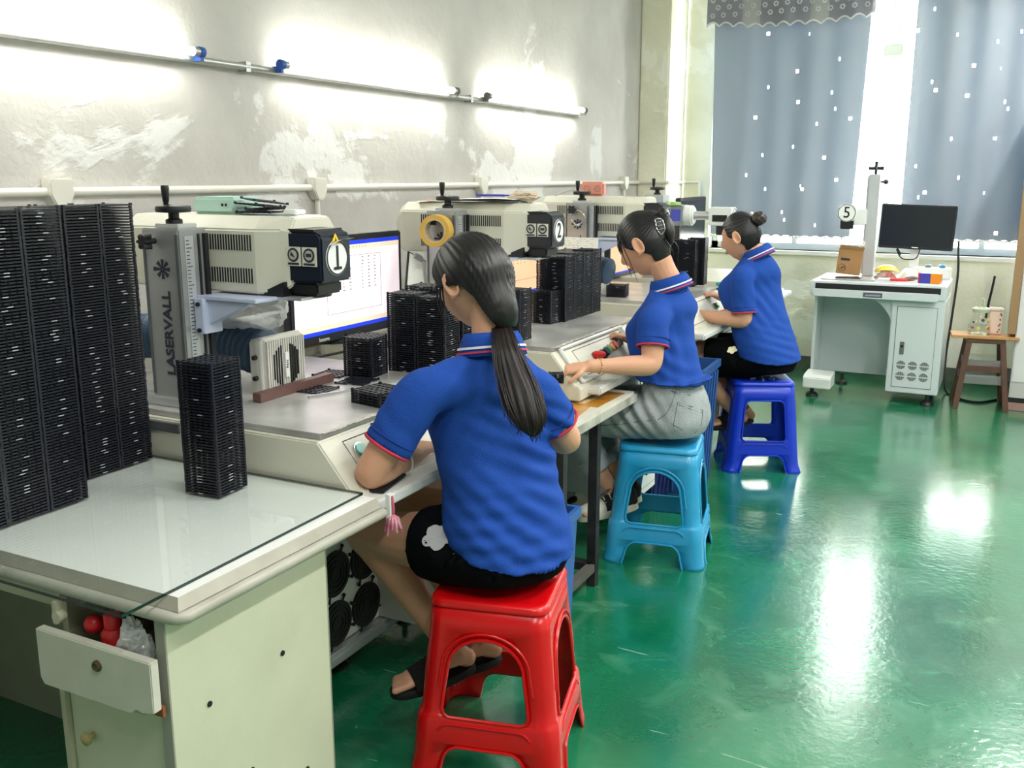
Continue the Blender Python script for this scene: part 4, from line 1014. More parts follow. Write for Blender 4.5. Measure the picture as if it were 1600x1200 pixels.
# phone and tassel beside the elbow of the first woman
ph = at_z(602, 763, .745)
b = MB(); b.box((-.035, -.075, 0), (.035, .075, .009), bev=.003); o = b.build('phone', M_black); o.location = (ph.x - .02, ph.y + .015, .768 - .0005); o.rotation_euler = (0, 0, .2); tag(o, 'black phone lying at the table edge by the bare elbow', 'phone')
o.location = (-1.345, 1.905, .7425)
cp = at_y(575, 775, 1.79)
ta = thing('tassel_charm', 'pink tassel charm hanging from the desk edge below the elbow', 'charm', (-1.243, 1.79, .70))
f = MB(); f.box((-.008, -.009, .0), (.004, .009, .066)); f.build('clip_strap', M_paper, ta)
f = MB(); f.tube([(.004, 0, .062), (.008, 0, .03), (.006, 0, .012)], .0035, n=6); f.build('bead_cord', mat('pink_bead', 'cc5a78', .4), ta)
for k in range(11):
    a = k * 2 * PI / 11; f = MB(); f.tube([(.006, 0, .014), (.006 + .010 * math.cos(a), .010 * math.sin(a), .006), (.006 + .021 * math.cos(a), .021 * math.sin(a), -.016 - .008 * (k % 3))], [.004, .006, .0025], n=5)
    f.build('petal', mat('pink_tassel', 'b0496a', .5, var=.5, vscale=60, col2='e6c4cc'), ta)

# odds and ends on the bed of machine 4
c = at_z(1127, 442, .8855)
b = MB(); b.box((-.03, -.02, 0), (.03, .02, .02), bev=.006); o = b.build('sponge', mat('sponge_teal', '3fa79c', .7)); o.location = (c.x, c.y, .8685); o.rotation_euler = (0, 0, .4); tag(o, 'small teal sponge on machine 4 bed by the bun woman', 'sponge')
c = at_z(1122, 452, .872)
b = MB(); b.tube([(-.07, 0, .006), (.05, 0, .006), (.085, 0, .004)], [.005, .006, .002], n=8); o = b.build('marker_pen', M_black, smooth=True); o.location = (c.x, c.y, .8685); o.rotation_euler = (0, 0, .7); tag(o, 'black marker pen lying on machine 4 bed', 'pen')
c = at_z(1112, 458, .872)
wavy_sheet('paper_slip', 'small white paper slip on machine 4 bed next to the pen', (c.x, c.y, .868), .14, .09, .3, M_sheet, 4, .002)
# ================================================================== MACHINE 5 AND ITS DESK BY THE WINDOW
M_m5 = mat('desk5_grey', 'ccd3d6', 0.38)
M_m5in = mat('desk5_inner', 'c2ccce', 0.42)
X0, Y0 = -1.19, 6.80
r = thing('laser_marker', 'pale grey laser marking desk with number 5 by the curtained window', 'laser machine', (X0, Y0, 0))
W5 = .86
f = MB(); f.box((0, 0, .700), (W5, .62, .800), bev=.006); top = f.build('desk_top', M_m5, r)
f = MB(); f.box((.035, -.004, .745), (W5 - .035, .01, .786)); f.build('drawer_gap', M_dark, top)
f = MB(); f.box((.03, -.05, .700), (W5 - .045, -.035, .752), bev=.003); f.box((.05, -.035, .705), (W5 - .065, -.003, .712)); f.box((.05, -.035, .705), (.06, -.003, .745)); f.box((W5 - .075, -.035, .705), (W5 - .065, -.003, .745)); dw = f.build('drawer', M_m5, r)
f = MB(); f.box((.355, -.053, .712), (.475, -.049, .742)); f.build('handle_recess', mat('recess_dark', '5b6570', .5), dw)
f = MB(); f.box((.363, -.056, .715), (.467, -.050, .734), bev=.003); f.build('handle', M_rail, dw)
# kneehole: back panel, left cheek, foot, and the curved gusset into the cabinet
f = MB(); f.box((.03, .36, .115), (.56, .375, .70)); f.build('back_panel', M_m5in, r)
f = MB(); f.box((.02, .10, .10), (.04, .60, .70)); f.build('left_cheek', M_m5, r)
f = MB(); f.prism([(-.08, .065), (-.08, .135), (-.05, .155), (.10, .165), (.10, .065)], .005, .19, 'yz'); f.build('foot_block', M_white, r, bevel=.005)
f = MB(); f.box((.535, 0.0, .075), (W5, .60, .70), bev=.005); cab = f.build('side_cabinet', M_m5, r)
arc = [(.54, .70), (.34, .70)] + [(.34 + .20 * math.sin(a), .70 - .20 * (1 - math.cos(a)) - .0) for a in [PI / 2 * i / 10 for i in range(1, 11)]]
f = MB(); f.prism(arc, .02, .04, 'xz'); f.build('gusset', M_m5, r)
cabinet_door_details(r, .573, W5 - .045, 0.0, .115, .655, M_m5)
for (cx, cy) in ((.06, -.01), (W5 - .06, .03), (.18, .5), (W5 - .06, .5)):
    f = MB(); f.lathe((cx, cy, 0), [(.042, 0), (.042, .010), (.032, .022), (.014, .028), (.014, .078)], 18); f.build('levelling_foot', M_black, r, auto=40)
# plate, column with handwheel
f = MB(); f.box((.05, .10, .800), (.40, .50, .808), bev=.002); f.build('work_plate', M_steel, r)
f = MB(); f.box((.13, .16, .808), (.30, .26, .811)); f.build('jig_plate', M_blk2, r)
f = MB(); f.box((.278, .40, .808), (.352, .50, 1.512), bev=.004); col = f.build('column', mat('column5', 'c3c7ca', .35, .3), r)
f = MB(); f.box((.270, .395, .83), (.279, .43, 1.50)); f.build('rail', M_rail, col)
f = MB(); f.cyl((.315, .45, 1.512), (.315, .45, 1.545), .010, n=10); f.cyl((.265, .45, 1.552), (.365, .45, 1.552), .011, n=10); f.cyl((.315, .40, 1.552), (.315, .50, 1.552), .011, n=10); f.cyl((.315, .45, 1.545), (.315, .45, 1.60), .011, n=10); f.build('hand_wheel', M_black, r, auto=40)
f = MB(); f.cyl((.352, .45, 1.46), (.375, .45, 1.46), .006, n=8); f.sphere((.385, .45, 1.46), .016, 10, 6); f.build('lock_knob', M_black, r, auto=50)
f = MB(); f.box((.185, .36, 1.165), (.285, .49, 1.275), bev=.006); f.build('arm', M_white, r)
f = MB(); f.box((.105, .33, 1.195), (.215, .44, 1.30), bev=.008); sn = f.build('scanner_housing', M_white, r)
f = MB(); f.box((.118, .34, 1.135), (.205, .43, 1.196), bev=.004); f.build('lens_mount', M_black, sn)
number_disc(sn, '5', (.158, .330, 1.248), (0, -1, 0), (1, 0, 0), .062)
# monitor on its own post
mo5 = monitor('monitor', 'black switched-off monitor above the pale grey machine 5 desk', (-.585, 7.28, 1.0), 0.0, .485, .305, 'off', 0, tilt=math.radians(1.5), bez=.012)
f = MB(); f.box((-.03, .05, -.20), (.03, .075, .16), bev=.004); f.box((-.10, .03, -.20), (.10, .13, -.19), bev=.003); f.build('stand', M_white, mo5)
f = MB(); f.box((-.02, -.0025, .0085), (.02, -.0005, .016)); f.build('brand_mark', M_paper, mo5)
b = MB(); b.tube(spline([(-.70, 7.31, 1.0), (-.69, 7.29, .965), (-.66, 7.27, .935), (-.62, 7.26, .93), (-.57, 7.27, .94), (-.55, 7.30, 1.0)], 8), .004, n=6); b.tube([(-.70, 7.305, .995), (-.675, 7.28, .962)], .010, n=8); tag(b.build('monitor_cable', M_rubber, smooth=True), 'thin black cable looping below the black monitor', 'cable')
# cardboard box in a plastic bag, hanging by the scanner
cb = thing('cardboard_box', 'tilted brown cardboard box on machine 5 desk left of the column', 'box', (-.992, 7.12, .825), .15)
f = MB(); f.box((-.085, -.05, 0), (.075, .06, .175), bev=.003); q = f.build('carton', mat('carton', 'a87f52', .75, var=.25, vscale=8), cb)
f = MB(); f.box((-.065, -.0515, .095), (-.005, -.0495, .112)); f.tube([(-.05 + .024 * math.cos(a), -.0512, .045 + .024 * math.sin(a)) for a in [2 * PI * i / 24 for i in range(24)]], .0016, n=4, closed=True)
for i in range(3): f.box((-.064 + i * .008, -.0515, .036 + i * .006), (-.046 + i * .008, -.0495, .040 + i * .006))
stuff(f.build('carton_print', M_ink, q))
f = MB(); f.mesh([(-.085, -.05, .172), (.075, -.05, .172), (.08, -.085, .20), (-.08, -.09, .205)], [(0, 1, 2, 3)]); f.build('flap', mat('carton_in', 'b98f60', .75), cb)
cb.rotation_euler = (0, math.radians(5), .15)
crumple('plastic_bag', 'crumpled clear bag on top of the tilted cardboard box', 'plastic bag', (-.985, 7.13, 1.0), (.075, .06, .035), M_film, 7.0, amp=.4)
# yellow packets, red pliers, tape box
def pillow_pack(name, label, c, w, d, h, rz, m, tilt=0):
    f = MB(); rr = []
    for k in range(7):
        t = -1 + 2 * k / 6; s = 1 - .16 * abs(t) ** 3; hh = h * (1 - abs(t) ** 3) + .002
        rr.append([(w / 2 * t, -d / 2 * s, hh * .35), (w / 2 * t, 0, 0), (w / 2 * t, d / 2 * s, hh * .35), (w / 2 * t, d * .3 * s, hh), (w / 2 * t, -d * .3 * s, hh)])
    f.rings(rr); o = f.build(name, m, smooth=False, auto=50); o.location = c; o.rotation_euler = (tilt, 0, rz); return tag(o, label, 'packet')
pillow_pack('snack_packet', 'white and red packet under the yellow packet on machine 5', (-.745, 7.12, .809), .15, .09, .045, .1, mat('packet_red', 'd8d4cc', .35, var=1, vscale=16, col2='b8202a'))
pillow_pack('snack_packet', 'bright yellow packet on machine 5 desk beside the column', (-.735, 7.11, .852), .16, .10, .045, .2, mat('packet_yellow', 'f2c418', .3, var=.35, vscale=9, col2='fff2b0'))
pillow_pack('snack_packet', 'pale clear wrapped packet on machine 5 right of the yellow one', (-.60, 7.18, .802), .12, .10, .07, .5, mat('packet_clear', 'e8e6da', .25, var=.3))
pl = thing('pliers', 'red handled pliers lying on machine 5 desk', 'pliers', (-.63, 7.0, .806), .1)
for s in (-1, 1):
    f = MB(); f.tube(spline([(-.07, .010 * s, .006), (-.03, .022 * s, .006), (.02, .016 * s, .006), (.045, .004 * s, .006)], 5), .0075, n=8); f.build('handle', mat('plier_red', 'd01820', .35), pl, smooth=True)
f = MB(); f.cyl((.045, 0, 0), (.045, 0, .012), .012, n=12); f.tube([(.045, .003, .006), (.085, .002, .006)], [.008, .003], n=6); f.tube([(.045, -.003, .006), (.085, -.002, .006)], [.008, .003], n=6); f.build('jaws', mat('plier_steel', '8d2a2a', .4, .4), pl, auto=50)
bx = thing('small_box', 'small box with blue and orange faces on machine 5 desk', 'box', (-.475, 6.99, .801), -.12)
f = MB(); f.box((-.035, -.04, 0), (.035, .04, .065), bev=.002); f.build('carton_blue', mat('box_blue', '3a3a9c', .45), bx)
f = MB(); f.box((.0352, -.04, 0), (.095, .04, .065), bev=.002); f.build('carton_orange', mat('box_orange', 'e0860e', .45), bx)
f = MB(); f.box((-.042, -.041, .0), (-.0352, .03, .068)); f.build('red_flap', mat('box_red', 'cc2a30', .45), bx)
b = MB(); b.sphere((0, 0, .016), .016, 14, 10); o = b.build('red_ball', mat('ball_red', 'b8141c'), smooth=True); o.location = (-.535, 7.06, .866); o.location = (-.53, 7.08, .801)
f = MB(); f.cyl((0, 0, -.0), (0, 0, .001), .001)
bpy.data.meshes.remove(f.build('x', M_red).data)
b2 = tag(o, 'small red ball on machine 5 desk behind the blue and orange box', 'ball'); o.scale = (1, 1, 4.6)
o.scale = (1.1, 1.1, 1.1); o.location = (-.53, 7.2, .801)
wb = thing('white_tray', 'white tray with small blue cups at the back of machine 5 desk', 'tray', (-.46, 7.32, .801))
f = MB(); f.box((-.12, -.05, 0), (.12, .05, .075), bev=.006); f.build('case', M_white, wb)
for x, m in ((-.03, mat('cup_teal', '6a8f98', .4)), (.06, mat('cup_blue', '3b86b8', .4))):
    f = MB(); f.lathe((x, 0, .075), [(.02, 0), (.024, .012), (.016, .02)], 16); f.build('cup', m, wb, auto=50)
b = MB(); b.tube(spline([(-.33, 7.70, 1.2), (-.325, 7.68, 1.0), (-.31, 7.66, .8), (-.32, 7.6, .5), (-.33, 7.5, .2), (-.30, 7.3, .02), (-.2, 7.1, .008), (-.08, 7.05, .008), (.03, 7.2, .008)], 8), .008, n=8); tag(b.build('power_cable', M_rubber, smooth=True), 'black power cable on the floor behind the wooden stool', 'cable')
b = MB(); b.tube(spline([(-.07, 7.70, .80), (-.08, 7.69, .7), (-.09, 7.69, .62), (-.10, 7.66, .50)], 6), .008, n=8); tag(b.build('wall_cable', M_rubber, smooth=True), 'short black cable hanging on the wall above the glass jar', 'cable')

# ------------------------------------------------------------------ wooden stool with board, jar and flask
M_wood = mat('stool_dark_wood', '5e4032', .5, var=.5, vscale=4, col2='36241c', stretch=(6, 6, 1))
ws = thing('wooden_stool', 'dark wooden stool with a light board laid across it', 'stool', (-.085, 6.98, 0), .12)
f = MB(); f.box((-.115, -.11, .435), (.115, .11, .465), bev=.004); f.build('seat', M_wood, ws)
legs = []
for sx in (-1, 1):
    for sy in (-1, 1):
        a = Vector((sx * .10, sy * .095, .437)); b_ = Vector((sx * .15, sy * .145, .0)); legs.append((a, b_))
        f = MB(); rr = [[p + Vector((dx * .017, dy * .015, 0)) for dx, dy in ((-1, -1), (1, -1), (1, 1), (-1, 1))] for p in (a, b_)]; f.rings(rr); f.build('leg', M_wood, ws, bevel=.002)
for (i, j, z) in ((0, 2, .27), (1, 3, .27), (0, 1, .20), (2, 3, .20)):
    t = 1 - z / .437; a = legs[i][0].lerp(legs[i][1], t); b_ = legs[j][0].lerp(legs[j][1], t)
    f = MB(); d = (b_ - a).normalized(); s = Vector((-d.y, d.x, 0)) * .008; rr = [[p + s * q + Vector((0, 0, zz)) for q, zz in ((-1, -.02), (1, -.02), (1, .02), (-1, .02))] for p in (a, b_)]; f.rings(rr); f.build('stretcher', M_wood, ws)
f = MB()
for z in (.20, .30):
    t = 1 - z / .437; pts = [legs[i][0].lerp(legs[i][1], t) * 1.03 for i in (0, 2, 3, 1)]
    rr = [[Vector((p.x, p.y, zz)) for p in pts] for zz in (z - .03, z + .03)]
    for q in rr:
        for p in q: pass
    f.rings(rr, cap=False)
f.build('film_wrap', film_mat('stool_film', 'f0f0f0', .18), ws)
bo = MB(); bo.box((-.20, -.105, 0), (.20, .105, .018), bev=.002); o = bo.build('wooden_board', mat('board_light', 'b98a56', .5, var=.3, vscale=3, stretch=(1, 8, 1))); o.location = (-.09, 6.97, .4655); o.rotation_euler = (0, 0, .1); tag(o, 'light wooden board lying on the dark wooden stool', 'board')
jr = thing('glass_jar', 'glass drinking jar with printed flowers and grey lid on the board', 'jar', (-.122, 6.96, .484))
f = MB(); f.lathe((0, 0, 0), [(.060, 0), (.068, .006), (.068, .06), (.060, .11), (.046, .135), (.044, .15)], 28); f.build('jar_body', glass_mat('jar_glass', (.985, .99, .98)), jr, auto=60)
f = MB(); f.lathe((0, 0, .004), [(.058, 0), (.063, .006), (.063, .055)], 24); f.build('water', glass_mat('jar_water', (.97, .985, .97)), jr, auto=60)
f = MB(); f.lathe((0, 0, .146), [(.052, 0), (.054, .004), (.054, .022), (.04, .03)], 28); f.build('lid', mat('lid_sage', 'b4bca4', .45), jr, auto=50)
f = MB(); f.tube(spline([(-.012, 0, .172), (-.014, 0, .215), (0, 0, .232), (.014, 0, .215), (.013, 0, .172)], 6), .0075, n=8); f.build('spout_loop', mat('lid_sage', 'b4bca4'), jr, smooth=True)
rj = random.Random(4)
for k in range(11):
    a = -PI / 2 + rj.uniform(-1.1, 1.1); z = rj.uniform(.04, .12); rad = .0695 if z < .06 else .0695 - (z - .06) * .18
    c = Vector((rad * math.cos(a), rad * math.sin(a), z)); n = Vector((math.cos(a), math.sin(a), 0))
    f = MB(); f.cyl(c - n * .001, c + n * .0012, rj.uniform(.006, .012), n=7); f.build('printed_flower', mat(('fl_red', 'fl_blue', 'fl_yellow', 'fl_dark')[k % 4], ('c23a3a', '98a8c4', 'd8c064', '5a3a44')[k % 4], .5), jr)
fl = thing('flask', 'pale pink square flask with dark dots beside the glass jar', 'flask', (-.035, 7.0, .484))
f = MB(); f.box((-.042, -.03, 0), (.042, .03, .155), bev=.008); f.build('body', mat('flask_pink', 'e0c4b4', .5), fl)
f = MB(); f.box((-.043, -.031, .155), (.043, .031, .175), bev=.006); f.build('lid', mat('flask_lid', 'e4d0c2', .5), fl)
f = MB()
for x, z in ((.02, .02), (.028, .035), (.024, .06), (.03, .07), (.03, .1), (.034, .13), (.03, .138)): f.cyl((x, -.0302, z), (x, -.0312, z), .005, n=8)
stuff(f.build('dots', mat('dot_dark', '4a2c28', .6), fl))

# ------------------------------------------------------------------ white cupboard with wooden edge at the right border
cu = thing('cupboard', 'white cupboard with a tan wooden edge at the right border', 'cupboard', (.045, 6.93, 0), .0)
f = MB(); f.box((0, -.03, .505), (.048, .50, 1.95), bev=.002); f.build('wood_edge', mat('edge_wood', '9a7a58', .55, var=.2, vscale=3, stretch=(6, 6, 1)), cu)
f = MB(); f.box((.05, -.012, .19), (.85, .50, 1.95), bev=.003); d = f.build('white_panel', mat('cupboard_white', 'd4d2d2', .45), cu)
f = MB(); f.box((.02, .0, .05), (.85, .50, .188)); f.build('dark_gap', M_dark, cu)
f = MB(); f.box((.045, -.008, .085), (.85, .01, .505), bev=.003); f.build('lower_panel', mat('cupboard_low', 'bfbcba', .5), cu)
f = MB(); f.box((.03, -.012, .0), (.85, .50, .052), bev=.003); f.build('plinth', mat('plinth_pink', '9a7a72', .6), cu)
f = MB(); random.seed(11)
for k in range(5):
    x = .058 + k * .016
    f.box((x, -.0135, .885), (x + .011, -.0118, .888)); f.box((x, -.0135, .90), (x + .011, -.0118, .903)); f.box((x, -.0135, .885), (x + .002, -.0118, .915))
stuff(f.build('faint_stamp', mat('stamp_grey', '9a989a', .6), d))

# ------------------------------------------------------------------ bins and crates under the benches
def bin_(name, label, c, sx, sy, h, m, rz=0, ribs=0):
    r = thing(name, label, 'bin', c, rz)
    f = MB(); t = .86; q = lambda s, z, e: [(-sx / 2 * s + e, -sy / 2 * s + e, z), (sx / 2 * s - e, -sy / 2 * s + e, z), (sx / 2 * s - e, sy / 2 * s - e, z), (-sx / 2 * s + e, sy / 2 * s - e, z)]
    f.rings([q(t, 0, 0), q(1, h, 0), q(1, h, .006), q(t, .012, .006)]); f.build('body', m, r)
    f = MB(); f.rings([q(1.0, h - .035, -.004), q(1.03, h - .035, -.006), q(1.03, h, -.006), q(1.0, h, 0.0)], cap=False); f.build('rim', m, r)
    for k in range(ribs):
        x = -sx / 2 + sx * (k + .5) / ribs
        f = MB(); f.tube([(x * t, -sy / 2 * t - .002, .02), (x, -sy / 2 - .002, h - .05)], .008, n=6); f.build('rib', m, r)
        y = -sy / 2 + sy * (k + .5) / ribs
        f = MB(); f.tube([(sx / 2 * t + .002, y * t, .02), (sx / 2 + .002, y, h - .05)], .008, n=6); f.build('rib', m, r)
    return r
M_bin = mat('bin_blue', '2c5ea8', .4); M_crate = mat('crate_navy', '15205e', .45); M_bin3 = mat('bin_ribbed', '27508f', .45)
bin_('waste_bin', 'blue plastic bin standing just behind the red stool', (-1.315, 2.76, 0), .20, .20, .40, M_bin, .05)
bin_('crate', 'dark blue crate under the bench near the canvas shoes', (-1.50, 4.15, 0), .34, .30, .30, M_crate, .0, 4)
bin_('waste_bin', 'ribbed blue bin under the bench behind the woman in jeans', (-1.36, 4.42, 0), .30, .34, .62, M_bin3, .05, 6)
# no sun patch is drawn on the floor
# ================================================================== PLASTIC STOOLS
def plastic_stool(label, x, y, rz, m, style=0):
    root = thing('plastic_stool', label, 'stool', (x, y, 0), rz)
    H, HB, HT = .47, .192, .150
    def half(z):
        h = HB + (HT - HB) * z / H
        if style < 2: h += .007 * (1 - smoothstep(.155, .172, z))
        return h + .010 * (1 - smoothstep(.0, .03, z)) * (1 if style == 2 else .35)
    R0 = .045
    ztop = H - .018
    # opening outline and lower arch in (u, z); u is metres along the face
    def face_loops():
        wb = lambda z: half(z) - R0
        zs = [0, .012, .03, .06, .10, .155, .163, .172, .22, .28, .34, .40, ztop]
        right = [(wb(z), z) for z in zs]; left = [(-u, z) for u, z in reversed(right)]
        lw, lh = .120, .090
        arch = [(-lw, 0.0)] + [(-lw + .012 + .045 * (1 - math.cos(a)), .035 + (lh - .035) * math.sin(a)) for a in [PI / 2 * i / 7 for i in range(8)]]
        arch = [(-lw, 0), (-lw + .010, .035)] + [(-lw + .012 + .045 * (1 - math.cos(a)), .040 + (lh - .040) * math.sin(a)) for a in [PI / 2 * i / 7 for i in range(1, 8)]]
        arch = arch + [(-u, z) for u, z in reversed(arch)]
        outer = right + left + arch[1:-1] if False else right + left + arch
        z0, z1 = .165, .375
        w0, w1 = .112, .098
        hole = [(-w0 + .018, z0), (w0 - .018, z0), (w0 - .004, z0 + .006), (w0, z0 + .022)]
        if style == 2: hole += [(w1 + .002, z1 - .03), (w1 - .006, z1 - .008), (w1 - .025, z1), (-w1 + .025, z1), (-w1 + .006, z1 - .008), (-w1 - .002, z1 - .03)]
        else:
            zc = z1 - .085
            hole += [(w0 + (w1 - w0) * .5, z0 + .08)] + [(w1 * math.cos(a), zc + .085 * math.sin(a)) for a in [PI * i / 16 for i in range(17)]] + [(-w0 - (w1 - w0) * .5, z0 + .08)]
        hole += [(-w0, z0 + .022), (-w0 + .004, z0 + .006)]
        return outer, hole
    outer, hole = face_loops()
    def fill2d(loops):
        cu = bpy.data.curves.new('c', 'CURVE'); cu.dimensions = '2D'; cu.fill_mode = 'BOTH'
        for lp in loops:
            s = cu.splines.new('POLY'); s.points.add(len(lp) - 1); s.use_cyclic_u = True
            for p, (u, v) in zip(s.points, lp): p.co = (u, v, 0, 1)
        o = bpy.data.objects.new('c', cu); COL.objects.link(o)
        me = bpy.data.meshes.new_from_object(o.evaluated_get(bpy.context.evaluated_depsgraph_get()))
        vs = [tuple(v.co[:2]) for v in me.vertices]; fs = [tuple(p.vertices) for p in me.polygons]
        bpy.data.objects.remove(o); bpy.data.curves.remove(cu); bpy.data.meshes.remove(me)
        return vs, fs
    vs, fs = fill2d([outer, hole])
    f = MB()
    for q in range(4):
        Rm = Matrix.Rotation(q * PI / 2, 4, 'Z')
        f.M = Rm
        f.mesh([(u, -half(z), z) for u, z in vs], fs)
        # raised lips round the opening, the lower arch and the bar
        f.tube([(u, -half(z) - .001, z) for u, z in hole], .0045, n=6, closed=True)
        k = len(outer) - 18
        arch = [p for p in outer if abs(p[0]) <= .1205 and p[1] <= .0901]
        f.tube([(u, -half(z) - .001, z + .001) for u, z in sorted(arch, key=lambda p: p[0])], .004, n=6)
        f.tube([(u, -half(.150) - .0015, .150 - .02 * max(0, (abs(u) - .09) / .03) ** 2) for u in (-.12, -.11, -.10, -.09, 0, .09, .10, .11, .12)], .0035, n=6)
        if style != 2: f.tube([(1.16 * u, -half(z) - .0005, .27 + (z - .27) * 1.14) for u, z in hole if z > .2], .0035, n=6)
        # rounded corner post
        zs = [0, .012, .03, .06, .10, .155, .163, .172, .22, .28, .34, .40, ztop]; rr = []
        for z in zs:
            h = half(z); c = (h - R0, -(h - R0))
            rr.append([(c[0] + R0 * math.sin(a), c[1] - R0 * math.cos(a), z) for a in [PI / 2 * i / 8 for i in range(9)]])
        f.rings(rr, cap=False, closed=False)
    f.M = Matrix()
    o = f.build('legs_and_apron', m, root, weld=True, auto=45)
    md = o.modifiers.new('thick', 'SOLIDIFY'); md.thickness = .004; md.offset = -1
    # seat: rounded square with a soft edge and shallow dish
    def rsq(h, r, z, n=8):
        ring = []
        for q in range(4):
            for i in range(n + 1):
                a = q * PI / 2 + PI / 2 * i / n; cx, cy = [(1, 1), (-1, 1), (-1, -1), (1, -1)][q]
                ring.append((cx * (h - r) + r * math.cos(a), cy * (h - r) + r * math.sin(a), z))
        return ring
    h = half(ztop)
    rings = [rsq(h, R0, ztop - .004), rsq(h + .003, R0, ztop - .002), rsq(h + .003, R0, ztop + .003), rsq(h, R0, H - .006), rsq(h - .006, R0 - .004, H - .001), rsq(h - .014, R0 - .008, H), rsq(h - .03, R0 - .012, H - .003), rsq(h - .08, .03, H - .005), rsq(.02, .018, H - .005)]
    f = MB(); f.rings(rings, cap=True); f.build('seat', m, root, auto=60)
    if style == 2:
        f = MB()
        for a in range(8): f.tube([(.05 * math.cos(a * PI / 4), .05 * math.sin(a * PI / 4), H - .004), (.085 * math.cos(a * PI / 4), .085 * math.sin(a * PI / 4), H - .003)], .006, n=6)
        stuff(f.build('seat_slots', mat('slot_pale', '7d9ee0', .4), root))
    return root
plastic_stool('bright red plastic stool under the woman with the long ponytail', -1.096, 2.072, .238, mat('stool_red', 'd0080f', .26, var=.12, vscale=5))
plastic_stool('sky blue plastic stool under the woman in grey jeans', -1.165, 3.591, .181, mat('stool_cyan', '1b93c6', .32, var=.25, vscale=9, col2='5cb4d8'))
plastic_stool('deep blue plastic stool under the woman with a bun, nearest machine 5', -1.098, 4.994, .411, mat('stool_blue', '0a35c4', .33, var=.15, vscale=7), 2)
# ================================================================== PEOPLE
M_skin = mat('skin', 'd3a083', .5, sss=.12, spec=.35, var=.15, vscale=7, col2='c98c72')
M_polo = mat('polo_blue', '1e489e', .85, spec=.2, bump=.25, bscale=260)
M_polo_in = mat('polo_edge_red', 'c0304a', .8)
M_polo_w = mat('polo_stripe_white', 'e2e0e6', .8)
M_short = mat('shorts_navy', '07090e', .9, spec=.1, bump=.2, bscale=120)
M_hair = mat('hair_black', '0d0c0f', .42, spec=.45, var=.5, vscale=30, col2='241f22', stretch=(1, 1, .12))
M_hair_tip = mat('hair_brown', '161012', .45, spec=.4, var=.5, vscale=40, col2='33221e', stretch=(1, 1, .1))

def fwd(az): a = math.radians(az); return Vector((-math.sin(a), math.cos(a), 0))
def rgt(az): a = math.radians(az); return Vector((math.cos(a), math.sin(a), 0))
V = Vector
def at_d(px, py, d): return EYE + ray(px, py) * (d / 1500)
def soft(f, name, m, parent, voxel, iters=6, disp=None, fac=.5):
    """joins overlapping closed shapes of f into one continuous smooth surface"""
    bmesh.ops.recalc_face_normals(f.bm, faces=f.bm.faces)
    me = bpy.data.meshes.new(name); f.bm.to_mesh(me); f.bm.free()
    o = bpy.data.objects.new(name, me); COL.objects.link(o)
    r = o.modifiers.new('r', 'REMESH'); r.mode = 'VOXEL'; r.voxel_size = voxel; r.adaptivity = 0
    s = o.modifiers.new('s', 'SMOOTH'); s.factor = fac; s.iterations = iters
    me2 = bpy.data.meshes.new_from_object(o.evaluated_get(bpy.context.evaluated_depsgraph_get()))
    bpy.data.objects.remove(o); bpy.data.meshes.remove(me)
    if disp:
        n = len(me2.vertices); co = np.empty(n * 3); no = np.empty(n * 3)
        me2.vertices.foreach_get('co', co); me2.vertices.foreach_get('normal', no); co = co.reshape(-1, 3); no = no.reshape(-1, 3)
        d = np.array([disp(V(c)) for c in co])
        me2.vertices.foreach_set('co', (co + no * d[:, None]).ravel())
    me2.materials.clear(); me2.materials.append(m); me2.shade_smooth(); me2.name = name
    ob = bpy.data.objects.new(name, me2); COL.objects.link(ob)
    if parent: ob.parent = parent
    return ob
def tuck(inner, outer, margin=.005, reach=.05, zmin=-9, ends=()):
    """cloth hides what it covers: vertices of inner that stand out of outer are pulled just below it"""
    b = BVHTree.FromPolygons([v.co.copy() for v in outer.data.vertices], [tuple(p.vertices) for p in outer.data.polygons])
    for v in inner.data.vertices:
        if v.co.z < zmin or any((v.co - e).dot(a) > -.004 and (v.co - e).length < .40 for e, a in ends): continue
        h = b.find_nearest(v.co, reach)
        if h[0] is None or h[1].z < -.55: continue
        if (v.co - h[0]).dot(h[1]) > -margin: v.co = h[0] - h[1] * margin
def limb(f, pts, n=16, k=5, cap0=True, cap1=True):
    """pts = [(pos, radius)], rounded ends"""
    P = [tuple(p) + (r,) for p, r in pts]
    S = spline(P, k)
    pos = [V(s[:3]) for s in S]; rad = [max(s[3], .002) for s in S]
    if cap1:
        d = (pos[-1] - pos[-2]).normalized(); r = rad[-1]
        for t in (.5, .8, .95): pos.append(pos[len(S) - 1] + d * r * t); rad.append(r * math.sqrt(1 - t * t))
    if cap0:
        d = (pos[0] - pos[1]).normalized(); r = rad[0]; p0 = pos[0]
        for t in (.5, .8, .95): pos.insert(0, p0 + d * r * t); rad.insert(0, r * math.sqrt(1 - t * t))
    f.tube(pos, rad, n=n)
def ering(c, R, Fw, rx, rf, rb=None, n=32, sq=2.3):
    rb = rb or rf; out = []
    for i in range(n):
        a = 2 * PI * i / n; x, y = math.cos(a), math.sin(a)
        sx = math.copysign(abs(x) ** (2 / sq), x); sy = math.copysign(abs(y) ** (2 / sq), y)
        out.append(c + R * rx * sx + Fw * (rf if sy > 0 else rb) * sy)
    return out
def torso(f, st):
    """st = [(centre, azimuth, half width, front depth, back depth, tilt of the ring towards the front)]"""
    S = spline([tuple(c) + (az, w, a, b, tl) for c, az, w, a, b, tl in st], 5)
    rr = []
    for s in S:
        c = V(s[:3]); R = rgt(s[3]); F = (fwd(s[3]) + V((0, 0, s[7]))).normalized()
        rr.append(ering(c, R, F, s[4], s[5], s[6]))
    f.rings(rr)
